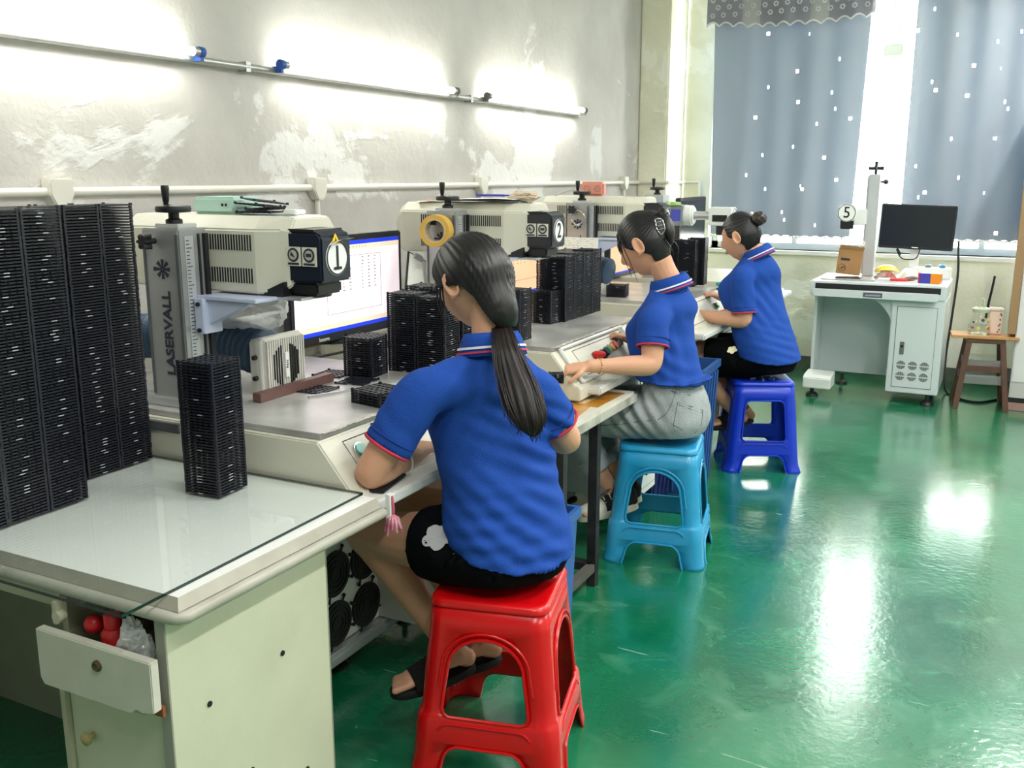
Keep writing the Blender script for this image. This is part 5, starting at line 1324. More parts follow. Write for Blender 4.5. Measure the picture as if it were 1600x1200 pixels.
def hand(f, w, d, n, side, curl=(25, 30, 20), spread=.10, thumb=(.55, .75, .15), s=1.0):
    """wrist w, direction d to the fingers, palm normal n; side +1 puts the thumb on d x n"""
    d = V(d).normalized(); n = V(n); n = (n - d * n.dot(d)).normalized(); t = d.cross(n) * side
    rr = []
    for q, rx, rz in ((-.02, .024, .019), (.0, .025, .018), (.03, .033, .017), (.06, .039, .0145), (.082, .039, .012), (.09, .034, .008)):
        rr.append(ering(V(w) + d * q * s, t, n, rx * s, rz * s, rz * s, 18, 2.6))
    f.rings(rr)
    for off, L, r, drop in ((.029, .066, .0083, 0), (.0105, .075, .0087, .003), (-.0095, .070, .0083, .002), (-.028, .054, .0074, -.004)):
        p = V(w) + d * (.078 + drop) * s + t * off * s; a = 0; dd = d + t * off * spread * 12 * .3; dd.normalize()
        pts = [(p - dd * .02 * s, r * 1.02 * s)]
        pts.append((p, r * s))
        for frac, c in zip((.45, .30, .25), curl):
            a += math.radians(c); v = dd * math.cos(a) + n * math.sin(a); p = p + v * L * frac * s; pts.append((p, r * s * (.95 if frac > .4 else .88 if frac > .28 else .74)))
        limb(f, pts, n=10, k=3, cap0=False)
    p = V(w) + d * .022 * s + t * .026 * s
    v1 = (d * thumb[0] + t * thumb[1] + n * thumb[2]).normalized(); v2 = (d * .9 + t * .25 + n * .4).normalized()
    limb(f, [(p - v1 * .01, .013 * s), (p + v1 * .03 * s, .0115 * s), (p + v1 * .034 * s + v2 * .02 * s, .0095 * s), (p + v1 * .034 * s + v2 * .045 * s, .0075 * s)], n=10, k=3)

HW, HD, HH = .074, .094, .114
def head_matrix(c, az, pitch, roll=0, s=1.0):
    return Matrix.Translation(c) @ Matrix.Scale(s, 4) @ Matrix.Rotation(math.radians(az), 4, 'Z') @ Matrix.Rotation(-math.radians(pitch), 4, 'X') @ Matrix.Rotation(math.radians(roll), 4, 'Y')
def g(x, s): return math.exp(-(x / s) ** 2)
def head(f, M):
    n, m = 72, 60; rr = []
    for k in range(m + 1):
        t = PI * (.012 + .976 * k / m); ring = []
        for i in range(n):
            a = 2 * PI * i / n
            d = V((math.sin(t) * math.cos(a), math.sin(t) * math.sin(a), -math.cos(t)))
            x, y, z = d.x * HW, d.y * HD, d.z * HH
            lo = max(0, -d.z)
            x *= 1 - .30 * lo ** 1.7
            if y < 0: y *= 1 - .38 * lo ** 1.2
            else: y *= 1 + .03 * lo
            if d.z > .2: x *= 1 + .03 * d.z; y *= 1 - .03 * d.z if y > 0 else 1.03
            if d.y > .2:
                fr = smoothstep(.2, .75, d.y); ax = abs(x)
                q = 0
                q += .006 * g(z - .030, .014) * g(ax - .02, .03)                       # brow
                q -= .0085 * g(z - .010, .014) * g(ax - .031, .016)                    # eye sockets
                q += .0045 * g(z - .008, .007) * g(ax - .031, .013)                    # lids
                q += (.008 + .017 * smoothstep(.02, -.028, z)) * g(ax, .0095 + .006 * smoothstep(.0, -.03, z)) * smoothstep(-.048, -.034, z) * smoothstep(.035, .012, z)   # nose
                q += .004 * g(z + .018, .02) * g(ax - .042, .018)                      # cheek
                q += .0065 * g(z + .056, .008) * g(ax, .020) + .006 * g(z + .069, .008) * g(ax, .017)   # lips
                q -= .003 * g(z + .0625, .003) * g(ax, .02)
                q -= .004 * g(z + .082, .008) * g(ax, .02)
                q += .009 * g(z + .100, .013) * g(ax, .022)                            # chin
                y += q * fr
            ring.append(M @ V((x, y, z)))
        rr.append(ring)
    f.rings(rr)
    for sx in (-1, 1):                                                            # ears
        c = V((sx * .0785, -.012, -.004)); ax = V((sx * .35, -.18, 0)).normalized()
        u = V((0, 1, .0)) - ax * ax.y; u.normalize(); w = V((0, .18, 1)); w = (w - ax * w.dot(ax)); w.normalize()
        B = lambda a, r, h: M @ (c + u * (.0175 * r * math.cos(a)) + w * ((.032 - .004 * (math.sin(a) < 0)) * r * math.sin(a)) + V((sx, -.25, 0)) * h)
        f.tube([B(a, 1, .010 + .003 * math.cos(a + 2.6)) for a in [2 * PI * i / 22 for i in range(22)]], .0042, n=8, closed=True)
        f.rings([[B(a, r, h) for a in [2 * PI * i / 18 for i in range(18)]] for r, h in ((1.0, -.008), (.98, .008), (.5, .0042))])
        f.tube([B(a, .58, .0085) for a in [PI * .1 + PI * 1.1 * i / 10 for i in range(11)]], .0032, n=6)
        f.sphere(M @ (c + V((sx * .008, .006, -.029))), .0078, 10, 7)
def face_details(parent, M, closed=True):
    for sx in (-1, 1):
        f = MB()
        pts = [M @ V((sx * x, y, z)) for x, y, z in ((.018, .0925, .006), (.026, .0915, .0045), (.036, .0865, .0045), (.045, .079, .007))]
        f.tube(spline(pts, 4), .0016, n=6); f.build('eyelash', M_hair, parent, smooth=True)
        f = MB(); pts = [M @ V((sx * x, y, z)) for x, y, z in ((.014, .0965, .028), (.026, .0955, .033), (.040, .0885, .033), (.050, .0795, .027))]
        f.tube(spline(pts, 4), [.002, .0024] * 6 + [.0018], n=6); f.build('eyebrow', M_hair, parent, smooth=True)
    f = MB()
    for z, h, w in ((-.0575, .0038, .021), (-.0672, .0046, .018)):
        pts = [M @ V((x * w, .0945 - .010 * x * x - (.0 if z > -.06 else .002), z + .002 * (abs(x) if z < -.06 else -abs(x)))) for x in (-1, -.6, -.2, .2, .6, 1)]
        f.tube(spline(pts, 3), [.0012] + [h * .65] * 14 + [.0012], n=8)
    f.build('lips', mat('lips', 'b5706a', .45), parent, smooth=True)
def hair_cap(parent, M, tie, face, bulge=(), seed=0, sc=(1.13, 1.13, 1.09), grooves=46, m=None, groove_amp=.0016):
    """cap of combed hair; strands run towards the tie direction; face(d) is 1 where skin shows"""
    tie = V(tie).normalized(); e1 = tie.orthogonal().normalized(); e2 = tie.cross(e1)
    n, mm = 150, 110; vs = []; keep = []
    for k in range(mm + 1):
        t = PI * (.004 + .992 * k / mm)
        for i in range(n):
            a = 2 * PI * i / n; d = V((math.sin(t) * math.cos(a), math.sin(t) * math.sin(a), -math.cos(t)))
            lo = max(0, -d.z)
            p = V((d.x * HW * sc[0] * (1 - .12 * lo), d.y * HD * sc[1] * (1 - (.20 * lo if d.y < 0 else 0)), d.z * HH * sc[2]))
            ph = math.atan2(d.dot(e2), d.dot(e1)); away = 1 - abs(d.dot(tie)) ** 6
            wob = .35 * noise.noise(V((ph * 1.5, seed, d.dot(tie) * .6)))
            r = 1 + (groove_amp * math.sin(ph * grooves + wob * 5) + groove_amp * .8 * math.sin(ph * grooves * .43 + seed)) * away / .1
            for bd, amt, wd in bulge:
                bd_ = V(bd).normalized(); r += amt * math.exp(-((1 - d.dot(bd_)) / wd) ** 2)
            m_ = face(d)
            r = r * (1 - m_) + .80 * m_
            vs.append(M @ (p * r)); keep.append(m_)
    fs = []
    for k in range(mm):
        for i in range(n):
            q = (k * n + i, k * n + (i + 1) % n, (k + 1) * n + (i + 1) % n, (k + 1) * n + i)
            if min(keep[j] for j in q) > .97: continue
            fs.append(q)
    f = MB(); f.mesh(vs, fs)
    bmesh.ops.delete(f.bm, geom=[v for v in f.bm.verts if not v.link_faces], context='VERTS')
    return f.build('hair', m or M_hair, parent, smooth=True)
def std_face(front=.66, temple=.42, sideb=.10, nape=-.62, low_y=-.35):
    def face(d):
        # boundary in y for each height: hair where y is below it
        z = d.z
        if z > front: return 0.0
        if z > .1: yc = temple + (.80 - temple) * ((z - .1) / (front - .1)) ** 2 * (1 if True else 0)
        elif z > -.12: yc = sideb + (temple - sideb) * (z + .12) / .22
        else: yc = sideb + (low_y - sideb) * min(1, (-.12 - z) / .30)
        m = smoothstep(yc - .03, yc + .03, d.y)
        m = max(m, smoothstep(nape + .04, nape - .04, z))
        # narrow widow edge at the top of the forehead
        if z > .1: m *= smoothstep(front + .0, front - .06, z)
        return m
    return face
def collar(parent, N, az, axis, r=.060, spread=1.0):
    A = V(axis).normalized(); F = fwd(az); F = (F - A * F.dot(A)).normalized(); R = F.cross(A)
    prof = [(.94, -.012), (1.0, .024), (1.06, .030), (1.15, .020), (1.30, -.006), (1.37, -.022)]
    n = 40; rows = []
    def pt(th, q, h, lift=0): 
        e = 1 + .10 * (1 - math.cos(th)) * .5
        return V(N) + (-F * math.cos(th) + R * math.sin(th)) * r * (q * e + lift) + A * (h - .020 * (1 - math.cos(th)) * (q - .9))
    ths = [math.radians(-152 + 304 * i / n) for i in range(n + 1)]
    f = MB(); vs = [pt(th, q, h) for th in ths for q, h in prof]; k = len(prof)
    f.mesh(vs, [(i * k + j, i * k + j + 1, (i + 1) * k + j + 1, (i + 1) * k + j) for i in range(n) for j in range(k - 1)])
    c = f.build('collar', M_polo, parent, smooth=True)
    md = c.modifiers.new('t', 'SOLIDIFY'); md.thickness = .0035; md.offset = 1
    for q0, h0, q1, h1, m in ((1.255, .0025, 1.285, -.0030, M_polo_w), (1.315, -.009, 1.335, -.0135, M_polo_in)):
        vs = []
        for th in ths: vs += [pt(th, q0, h0, .12), pt(th, q1, h1, .12)]
        f = MB(); f.mesh(vs, [(2 * i, 2 * i + 1, 2 * i + 3, 2 * i + 2) for i in range(n)]); f.build('collar_stripe', m, c, smooth=True)
def wrinkles(amp, seed, pts=()):
    def d(c):
        v = amp * noise.noise(V((c.x * 9, c.y * 9, c.z * 5 + seed))) + amp * .7 * noise.noise(V((c.x * 5 + c.z * 14, c.y * 6 + c.z * 10, seed + 4)))
        for p, s, a, dirv in pts:
            w = math.exp(-((c - p).length / s) ** 2)
            if w > .02: v += a * w * math.sin((c - p).dot(dirv) * 140)
        return v
    return d
def cuff(parent, c, axis, rx, m, t=.0042):
    A = V(axis).normalized(); u = A.orthogonal().normalized(); w = A.cross(u); f = MB()
    f.tube([c + (u * math.cos(a) + w * math.sin(a)) * rx for a in [2 * PI * i / 30 for i in range(30)]], t, n=6, closed=True)
    return f.build('sleeve_edge', m, parent, smooth=True)

def person(label, J, pants, sh):
    root = thing('person', label, 'person', (J['P'].x, J['P'].y, 0))
    off = V((J['P'].x, J['P'].y, 0))
    L = {k: (v - off if isinstance(v, Vector) else v) for k, v in J.items()}
    P, N, H = L['P'], L['N'], L['H']; pa, ca = L['paz'], L['caz']
    M = head_matrix(H, L['haz'], L['hp'], L.get('hr', 0), L.get('hs', 1.0))
    f = MB()
    head(f, M)
    nk = M @ V((0, -.032, -.070))
    limb(f, [(N + V((0, 0, -.05)), .058), (N + V((0, 0, .0)), .052), (N.lerp(nk, .55), .048), (nk, .050)], cap0=False, cap1=False)
    chest = N + V((0, 0, -.19)) + fwd(ca) * .035; waist = P.lerp(chest, .45) + fwd(pa) * -.01
    bl = sh.get('bulk', 1.0)
    torso(f, [(P + V((0, 0, -.05)), pa, .12, .08, .10, 0), (P, pa, .145, .10, .115, 0), (waist, (pa + ca) / 2, .118 * bl, .095, .09, 0), (chest, ca, .135 * bl, .105, .095, 0), (N + V((0, 0, -.085)), ca, .145, .065, .075, 0), (N + V((0, 0, -.03)), ca, .075, .05, .055, 0)])
    for s in 'LR':
        S, E, W = L['S' + s], L['E' + s], L['W' + s]
        limb(f, [(S, .048), (S.lerp(E, .5), .045), (E.lerp(S, .08), .040), (E.lerp(W, .10), .040), (E.lerp(W, .35), .038), (E.lerp(W, .75), .028), (W, .0245)])
        hd = L['h' + s]
        hand(f, W + V(hd['d']).normalized() * .012, hd['d'], hd['n'], hd['side'], hd.get('curl', (25, 30, 20)), s=.95)
        K, A = L['K' + s], L['A' + s]; hp = P + rgt(pa) * (.088 if s == 'R' else -.088) + V((0, 0, -.015))
        T, He = L['T' + s], L['C' + s]
        sk = (A - K)
        back = -((K - hp).normalized()) ; back = (back - sk.normalized() * back.dot(sk.normalized()));
        limb(f, [(hp, .085), (hp.lerp(K, .35), .083), (hp.lerp(K, .75), .066), (K, .056), (K.lerp(A, .12), .052), (K.lerp(A, .38) + back * .012, .053), (K.lerp(A, .75), .037), (A, .031)], cap1=False)
        up = V((0, 0, 1)); fd = (T - He)
        # foot: heel, instep, ball, toes
        limb(f, [(He + up * .012, .027), (He.lerp(A, .45), .031), (A - sk.normalized() * -.004, .031)], n=12, cap1=False)
        rr = []
        fdn = fd.normalized(); sd = fdn.cross(up).normalized(); upn = sd.cross(fdn)
        for t, wd, hh, lift in ((-.03, .018, .018, .012), (.05, .028, .030, .018), (.3, .031, .036, .02), (.55, .036, .026, .012), (.78, .040, .018, .008), (.9, .036, .013, .004)):
            rr.append(ering(He + fd * t + upn * lift, sd, upn, wd, hh, .016, 16))
        f.rings(rr)
        for i in range(5):
            o_ = sd * ((i - 2) * .0145) * (1 if s == 'L' else -1); ln = (.045, .043, .040, .035, .030)[i]
            b0 = He + fd * .84 + o_ + upn * .004; limb(f, [(b0, .0095), (b0 + fdn * ln, .0085 if i else .011)], n=8, k=3)
    body = soft(f, 'body', M_skin, root, sh.get('voxel', .0042), 5)
    face_details(body, M)
    # ---- polo shirt
    f = MB()
    hem = sh['hem']; hz = P + V((0, 0, hem)); ex = sh.get('ease', 0)
    wst = waist + (V((0, 0, 0))); hw_ = sh.get('hemw', 1.0)
    torso(f, [(hz + fwd(pa) * sh.get('hemf', 0.0), pa, (.186 + ex) * hw_, .135 * hw_, .163 * hw_, sh.get('hemtilt', .25)), (hz.lerp(wst, .45), pa, (.178 + ex) * (hw_ + 1) / 2, .133, .152 * hw_, .12), (wst, (pa + ca) / 2, .154 * bl + ex, .122, .122, .05), (chest, ca, .156 * bl + ex, .124, .118, 0), (N + V((0, 0, -.10)) + fwd(ca) * .006, ca, .152, .084, .096, 0), (N + V((0, 0, -.055)), ca, .118, .068, .08, 0), (N + V((0, 0, -.012)), ca, .072, .060, .064, 0)])
    ends = {}
    for s in 'LR':
        S, E = L['S' + s], L['E' + s]; q = sh['sleeve']
        mid = N + V((0, 0, -.07))
        e = S.lerp(E, q)
        limb(f, [(mid.lerp(S, .45) + V((0, 0, -.010)), .056), (S + V((0, 0, -.006)), .060), (S.lerp(E, q * .5), .060), (e, .0615)], n=20, cap1=False)
        limb(f, [(N + V((0, 0, -.045)), .050), (N.lerp(S, .5) + V((0, 0, -.022)), .050), (S + V((0, 0, -.002)), .054)], n=16)
        ends[s] = (e, (E - S))
    shirt = soft(f, 'polo_shirt', M_polo, body, .0055, 9, wrinkles(sh.get('wr', .004), sh['seed'], [(p - off, s_, a_, V(d_)) for p, s_, a_, d_ in sh.get('folds', ())]))
    for s in 'LR':
        e, ax = ends[s]
        cuff(shirt, e + ax.normalized() * .001, ax, .0595, M_polo_in)
        f = MB(); A_ = ax.normalized(); u = A_.orthogonal().normalized(); w = A_.cross(u); c = e - A_ * .026
        f.tube([c + (u * math.cos(a) + w * math.sin(a)) * .0622 for a in [2 * PI * i / 30 for i in range(30)]], .0016, n=5, closed=True); f.build('sleeve_seam', mat('seam_navy', '12328a', .85), shirt, smooth=True)
    collar(shirt, N + V((0, 0, .0)) - fwd(ca) * .004, ca, (nk - N) + V((0, 0, .07)), spread=1)
    # ---- trousers
    f = MB(); hems = []
    pe = pants.get('ease', .012)
    torso(f, [(P + V((0, 0, -.085)), pa, .15, .11, .13, 0), (P + V((0, 0, -.03)), pa, .172, .12, .145, 0), (P + V((0, 0, .05)), pa, .158, .106, .128, 0), (P + V((0, 0, .10)), pa, .140, .100, .105, 0), (P + V((0, 0, .12)), pa, .130, .095, .095, 0)])
    for s in 'LR':
        K, A = L['K' + s], L['A' + s]; hp = P + rgt(pa) * (.088 if s == 'R' else -.088) + V((0, 0, -.012))
        if pants['len'] <= 1:
            e = hp.lerp(K, pants['len']); limb(f, [(hp, .094 + pe * .3), (hp.lerp(e, .5), .092 + pe), (e, .078 + pe + .006)], n=22, cap1=False); hems.append((e, (K - hp).normalized()))
        else:
            q = pants['len'] - 1; sk = (A - K); back = -((K - hp).normalized()); back = back - sk.normalized() * back.dot(sk.normalized())
            limb(f, [(hp, .093), (hp.lerp(K, .4), .091), (hp.lerp(K, .8), .076), (K, .064), (K.lerp(A, .15), .062), (K.lerp(A, .4) + back * .012, .063), (K.lerp(A, q), .056)], n=22, cap1=False); hems.append((K.lerp(A, q), sk.normalized()))
    tr = soft(f, pants['name'], pants['mat'], body, .0055, 6, wrinkles(pants.get('wr', .003), sh['seed'] + 9, [(p - off, s_, a_, V(d_)) for p, s_, a_, d_ in pants.get('folds', ())]))
    tuck(tr, shirt, .006); tuck(body, shirt, .006, .03, -9, [(e, a.normalized()) for e, a in ends.values()]); tuck(body, tr, .010, .03, -9, hems)
    return root, body, shirt, tr, M, L, off
def bvh_of(o):
    dg = bpy.context.evaluated_depsgraph_get()
    me = o.data; return BVHTree.FromPolygons([v.co.copy() for v in me.vertices], [tuple(p.vertices) for p in me.polygons])
def on_surface(bvh, p, d, lift=.001):
    h = bvh.ray_cast(V(p) - V(d).normalized() * .3, V(d).normalized())
    return (h[0] + h[1] * lift) if h[0] is not None else None
def seam(o, name, pts, d, m, r=.0012, lift=.0008, closed=False):
    b = bvh_of(o); q = [on_surface(b, p, d, lift) for p in pts]; q = [p for p in q if p is not None]
    if len(q) < 2: return
    f = MB(); f.tube(q, r, n=5, closed=closed); return f.build(name, m, o, smooth=True)
def patch(o, name, poly, d, m, lift=.0025):
    """thin printed patch laid on a garment; poly is a fan of points round its centre"""
    b = bvh_of(o); c = sum((V(p) for p in poly), V()) / len(poly); vs = []; fs = []; n = len(poly)
    for t in (0, .5, 1):
        for p in poly: vs.append(on_surface(b, c.lerp(V(p), max(t, .02)), d, lift) or c)
    for k in range(2):
        for i in range(n): fs.append((k * n + i, k * n + (i + 1) % n, (k + 1) * n + (i + 1) % n, (k + 1) * n + i))
    f = MB(); f.mesh(vs, fs); return f.build(name, m, o, smooth=True)
def strands(parent, M, paths, m, r=.0016):
    for p in paths:
        f = MB(); q = spline([M @ V(x) for x in p], 5); f.tube(q, [r * (1 - .75 * i / (len(q) - 1)) for i in range(len(q))], n=5); f.build('hair_strand', m, parent, smooth=True)

# ------------------------------------------------------------------ woman 1: red stool, long ponytail, seen from behind
W1 = dict(P=V((-1.085, 2.085, .585)), N=V((-1.140, 2.105, 1.085)), H=V((-1.212, 2.135, 1.232)), paz=68, caz=50, haz=74, hp=26, hr=0,
          SL=at_d(660, 610, 2.34), SR=at_d(832, 604, 2.47), EL=at_z(576, 742, .786), ER=V((-1.000, 2.275, .806)), WL=at_z(648, 711, .776), WR=V((-1.20, 2.40, .80)),
          KL=V((-1.500, 2.035, .545)), KR=V((-1.520, 2.235, .560)), AL=V((-1.262, 2.075, .245)), AR=V((-1.215, 2.165, .235)), TL=V((-1.345, 1.945, .165)), CL=V((-1.218, 2.095, .195)), TR=V((-1.330, 2.085, .160)), CR=V((-1.180, 2.180, .190)),
          hL=dict(d=(-.25, 1, .05), n=(0, 0, -1), side=1), hR=dict(d=(-1, .1, .0), n=(0, 0, -1), side=-1))
FV = V((-.46, .88, -.1))
w1, b1, s1, t1, MH1, L1, off1 = person('woman with a long ponytail in blue polo and black shorts on a red stool', W1,
    dict(name='shorts', len=.44, mat=M_short, ease=.014, wr=.004),
    dict(hem=-.004, hemw=.92, hemtilt=.30, hemf=-.01, sleeve=.66, seed=1.0, wr=.006, ease=.004, folds=[(V((-.98, 2.12, .84)), .13, .006, (.35, .25, .9)), (V((-1.0, 2.03, .68)), .15, .005, (.55, .3, .78)), (V((-1.12, 1.98, .95)), .10, .004, (.8, .3, -.5)), (V((-.95, 2.0, .58)), .12, .004, (.1, .1, 1)), (V((-1.0, 2.1, .80)), .16, .0035, (.5, .3, .7)), (V((-1.05, 1.98, .60)), .12, .0035, (-.2, .2, 1)), (V((-1.31, 1.89, .90)), .07, .003, (.6, .2, .6))]))
tie = at_d(784, 511, 2.395) - off1
tl = (MH1.inverted() @ tie)
td = V((tl.x / HW, tl.y / HD, tl.z / HH)).normalized()
hair1 = hair_cap(b1, MH1, td, std_face(.60, .40, -.34, -.86, -.50), [(td, .42, .20), ((0, -.2, 1), .03, .5), ((1, -.1, -.35), .10, .35), ((-1, -.45, -.2), .05, .25), ((0, -1, .1), .06, .5)], 1.0, (1.20, 1.22, 1.10), 90, None, .0011)
f = MB(); dax = (V((0.5, -.5, -.55))).normalized()
f.lathe(tie, [(.015, -.012), (.020, -.008), (.020, .008), (.015, .012)], 16); f.build('hair_tie', M_rubber, hair1, auto=50)
# the tail lies on the shirt back
tail = [(tie + V((0, 0, .004)), .019)] + [(at_z(px, py, z) - off1 if False else at_y(px, py, y) - off1, r_) for px, py, y, z, r_ in ((789, 535, 2.015, 0, .026), (799, 570, 1.99, 0, .036), (812, 610, 1.965, 0, .044), (822, 645, 1.95, 0, .042), (828, 668, 1.945, 0, .028), (832, 682, 1.945, 0, .006))]
S_ = spline([tuple(p) + (r_,) for p, r_ in tail], 8); f = MB(); rr = []
Rv = V((.88, .46, 0)); Bv = V((.46, -.88, 0))
for k, s_ in enumerate(S_):
    ring = []
    for i in range(72):
        a = 2 * PI * i / 72; q = 1 + .055 * math.sin(i * 5 + k * .08) + .05 * noise.noise(V((i * .6, k * .05, 2)))
        ring.append(V(s_[:3]) + Rv * math.cos(a) * s_[3] * q + Bv * math.sin(a) * s_[3] * .62 * q)
    rr.append(ring)
f.rings(rr); pt_ = f.build('ponytail', M_hair_tip, hair1, smooth=True)
rs = random.Random(9)
f = MB()
for k in range(46):
    a = rs.uniform(-PI, PI); end = rs.uniform(.62, 1.0); q = []
    for j, s_ in enumerate(S_[:max(6, int(len(S_) * end))]):
        w = 1.06 + .10 * math.sin(j * .2 + k); q.append(V(s_[:3]) + Rv * math.cos(a) * (s_[3] + .002) * w + Bv * math.sin(a) * (s_[3] + .002) * .64 * w)
    q.append(q[-1] + V((rs.uniform(-.006, .006), 0, -rs.uniform(.005, .02)))); f.tube(q, .0011, n=4)
stuff(f.build('loose_hairs', M_hair_tip, hair1))
strands(hair1, MH1, [[(-.078, .030, .02), (-.084, .045, -.03), (-.082, .050, -.08), (-.076, .040, -.13), (-.066, .028, -.165)], [(-.080, .022, .02), (-.086, .032, -.04), (-.084, .036, -.10), (-.074, .026, -.15)],
                     [(-.076, .040, .03), (-.082, .056, -.02), (-.080, .060, -.07), (-.074, .056, -.11)]], M_hair, .0028)
# grey flower print on the shorts leg
def flower(o, off, c, d, R, U, r, m, name='flower_print'):
    poly = []
    for i in range(40):
        a = 2 * PI * i / 40; q = r * (.72 + .28 * abs(math.cos(2.5 * a))); poly.append(c + R * math.cos(a) * q + U * math.sin(a) * q)
    return patch(o, name, poly, d, m)
c = L1['P'].lerp(L1['KL'], .30) + rgt(68) * -.088 * .5 + V((.02, -.10, .045))
flower(t1, off1, c, V((.25, .9, -.35)), V((.9, -.2, .1)), V((0, .35, .95)), .036, mat('print_grey_flower', 'a9a8ac', .8))
# slippers and bracelet
def slipper(parent, T, C, m, msole):
    fd = T - C; up = V((0, 0, 1)); sd = fd.cross(up).normalized(); upn = sd.cross(fd.normalized())
    f = MB(); rr = []
    for z in (-.030, -.026, -.012, -.008):
        ring = []
        for i in range(28):
            a = 2 * PI * i / 28; t = .5 + .62 * math.cos(a); w = (.044 + .006 * t) * math.copysign(abs(math.sin(a)) ** .8, math.sin(a)); k = .96 if z in (-.030, -.008) else 1
            ring.append(C + fd * (.5 + (t - .5) * k) + sd * w * k + upn * z)
        rr.append(ring)
    f.rings(rr); s = f.build('slipper_sole', msole, parent, auto=50)
    f = MB(); rr = []
    for t in (.42, .52, .66, .80):
        rr.append([C + fd * t + sd * (.046 * math.cos(a)) + upn * (-.012 + (.062 - .03 * (t - .42) / .38) * math.sin(a)) for a in [PI * i / 14 for i in range(15)]])
    f.rings(rr, cap=False, closed=False); o = f.build('slipper_strap', m, parent, smooth=True); md = o.modifiers.new('t', 'SOLIDIFY'); md.thickness = .008; md.offset = 1
M_slip = mat('slipper_black', '0e0d10', .95, bump=.8, bscale=90)
slipper(b1, L1['TL'], L1['CL'], M_slip, mat('slipper_sole', '16151a', .8)); slipper(b1, L1['TR'], L1['CR'], M_slip, mat('slipper_sole', '16151a'))
ax = (L1['WL'] - L1['EL']).normalized(); u = ax.orthogonal().normalized(); w_ = ax.cross(u); c = L1['EL'].lerp(L1['WL'], .66)
f = MB(); f.tube([c + (u * math.cos(a) + w_ * math.sin(a)) * .038 for a in [2 * PI * i / 28 for i in range(28)]], .0022, n=6, closed=True); f.build('bracelet', mat('bracelet_jade', 'dfe0d6', .3), b1, smooth=True)

# ------------------------------------------------------------------ woman 2: sky blue stool, grey jeans, hair claw
N2 = at_y(1046, 443, 3.61); H2 = at_y(1008, 383, 3.6)
W2 = dict(P=V((-1.135, 3.605, .590)), N=N2, H=H2, paz=80, caz=74, haz=84, hp=24, hs=1.05,
          SL=at_y(1022, 500, 3.45), SR=V((-1.195, 3.77, .985)), EL=at_y(1018, 571, 3.39), ER=V((-1.205, 3.80, .80)), WL=at_y(922, 572, 3.20), WR=at_y(992, 534, 3.74),
          KL=V((-1.535, 3.470, .545)), KR=V((-1.555, 3.690, .550)), AL=V((-1.360, 3.520, .255)), AR=V((-1.350, 3.660, .235)), TL=V((-1.425, 3.430, .165)), CL=V((-1.290, 3.560, .190)), TR=V((-1.44, 3.57, .155)), CR=V((-1.310, 3.670, .185)),
          hL=dict(d=(-.82, -.52, -.12), n=(.12, .3, -.85), side=1, curl=(34, 42, 28)), hR=dict(d=(-.85, -.5, .35), n=(-.3, -.3, -.9), side=-1, curl=(30, 30, 20)))
M_jeans = mat('jeans_grey', 'a2a8aa', .9, spec=.15, var=.45, vscale=11, col2='7e878c', bump=.35, bscale=190)
w2, b2_, s2, t2, MH2, L2, off2 = person('woman with hair held up by a silver claw in a blue polo and grey jeans', W2,
    dict(name='jeans', len=1.72, mat=M_jeans, wr=.004, folds=[(V((-1.24, 3.46, .62)), .10, .008, (.75, 0, .65)), (V((-1.20, 3.45, .56)), .10, .003, (.8, 0, .6)), (V((-1.50, 3.47, .52)), .06, .003, (1, 0, .3))]),
    dict(hem=.13, hemw=.89, hemtilt=-.05, hemf=0, sleeve=.58, seed=5.0, wr=.005, ease=-.004, folds=[(V((-1.02, 3.5, .85)), .12, .005, (.95, .1, .3)), (V((-1.12, 3.45, .80)), .10, .004, (.7, 0, .7)), (V((-1.0, 3.5, .68)), .10, .005, (.5, 0, .9)), (V((-1.08, 3.47, .72)), .10, .003, (.8, .1, .5))]))
hair2 = hair_cap(b2_, MH2, (0, -.86, .50), std_face(.44, .50, .12, -.66, -.42), [((0, -.85, .52), .16, .12), ((0, .3, .9), .06, .4)], 3.0, (1.10, 1.08, 1.08), 110, None, .0009)
# fringe and face-framing strands
fr = []
fy = lambda x, z, l=.005: HD * math.sqrt(max(.04, 1 - (x / (HW * 1.04)) ** 2 - (z / HH) ** 2)) + l
for k in range(30):
    x = -.058 + .116 * k / 29; e = (k * 7) % 5
    fr.append([(x * .8, fy(x * .8, .092, .002), .092), (x * .95, fy(x * .95, .070, .007), .070), (x, fy(x, .042, .009), .042), (x * 1.02, fy(x, .03, .010), .016 + .004 * e), (x * 1.03 + .002, fy(x, .02, .008), .0 + .007 * e)])
strands(hair2, MH2, fr, M_hair, .0040)
strands(hair2, MH2, [[(sx * .066, .062, .07), (sx * .080, .060, .02), (sx * .082, .058, -.04), (sx * .074, .060, -.10)] for sx in (-1, 1)] + [[(sx * .072, .05, .06), (sx * .086, .044, .01), (sx * .086, .040, -.05), (sx * .078, .042, -.12)] for sx in (-1, 1)], M_hair, .003)
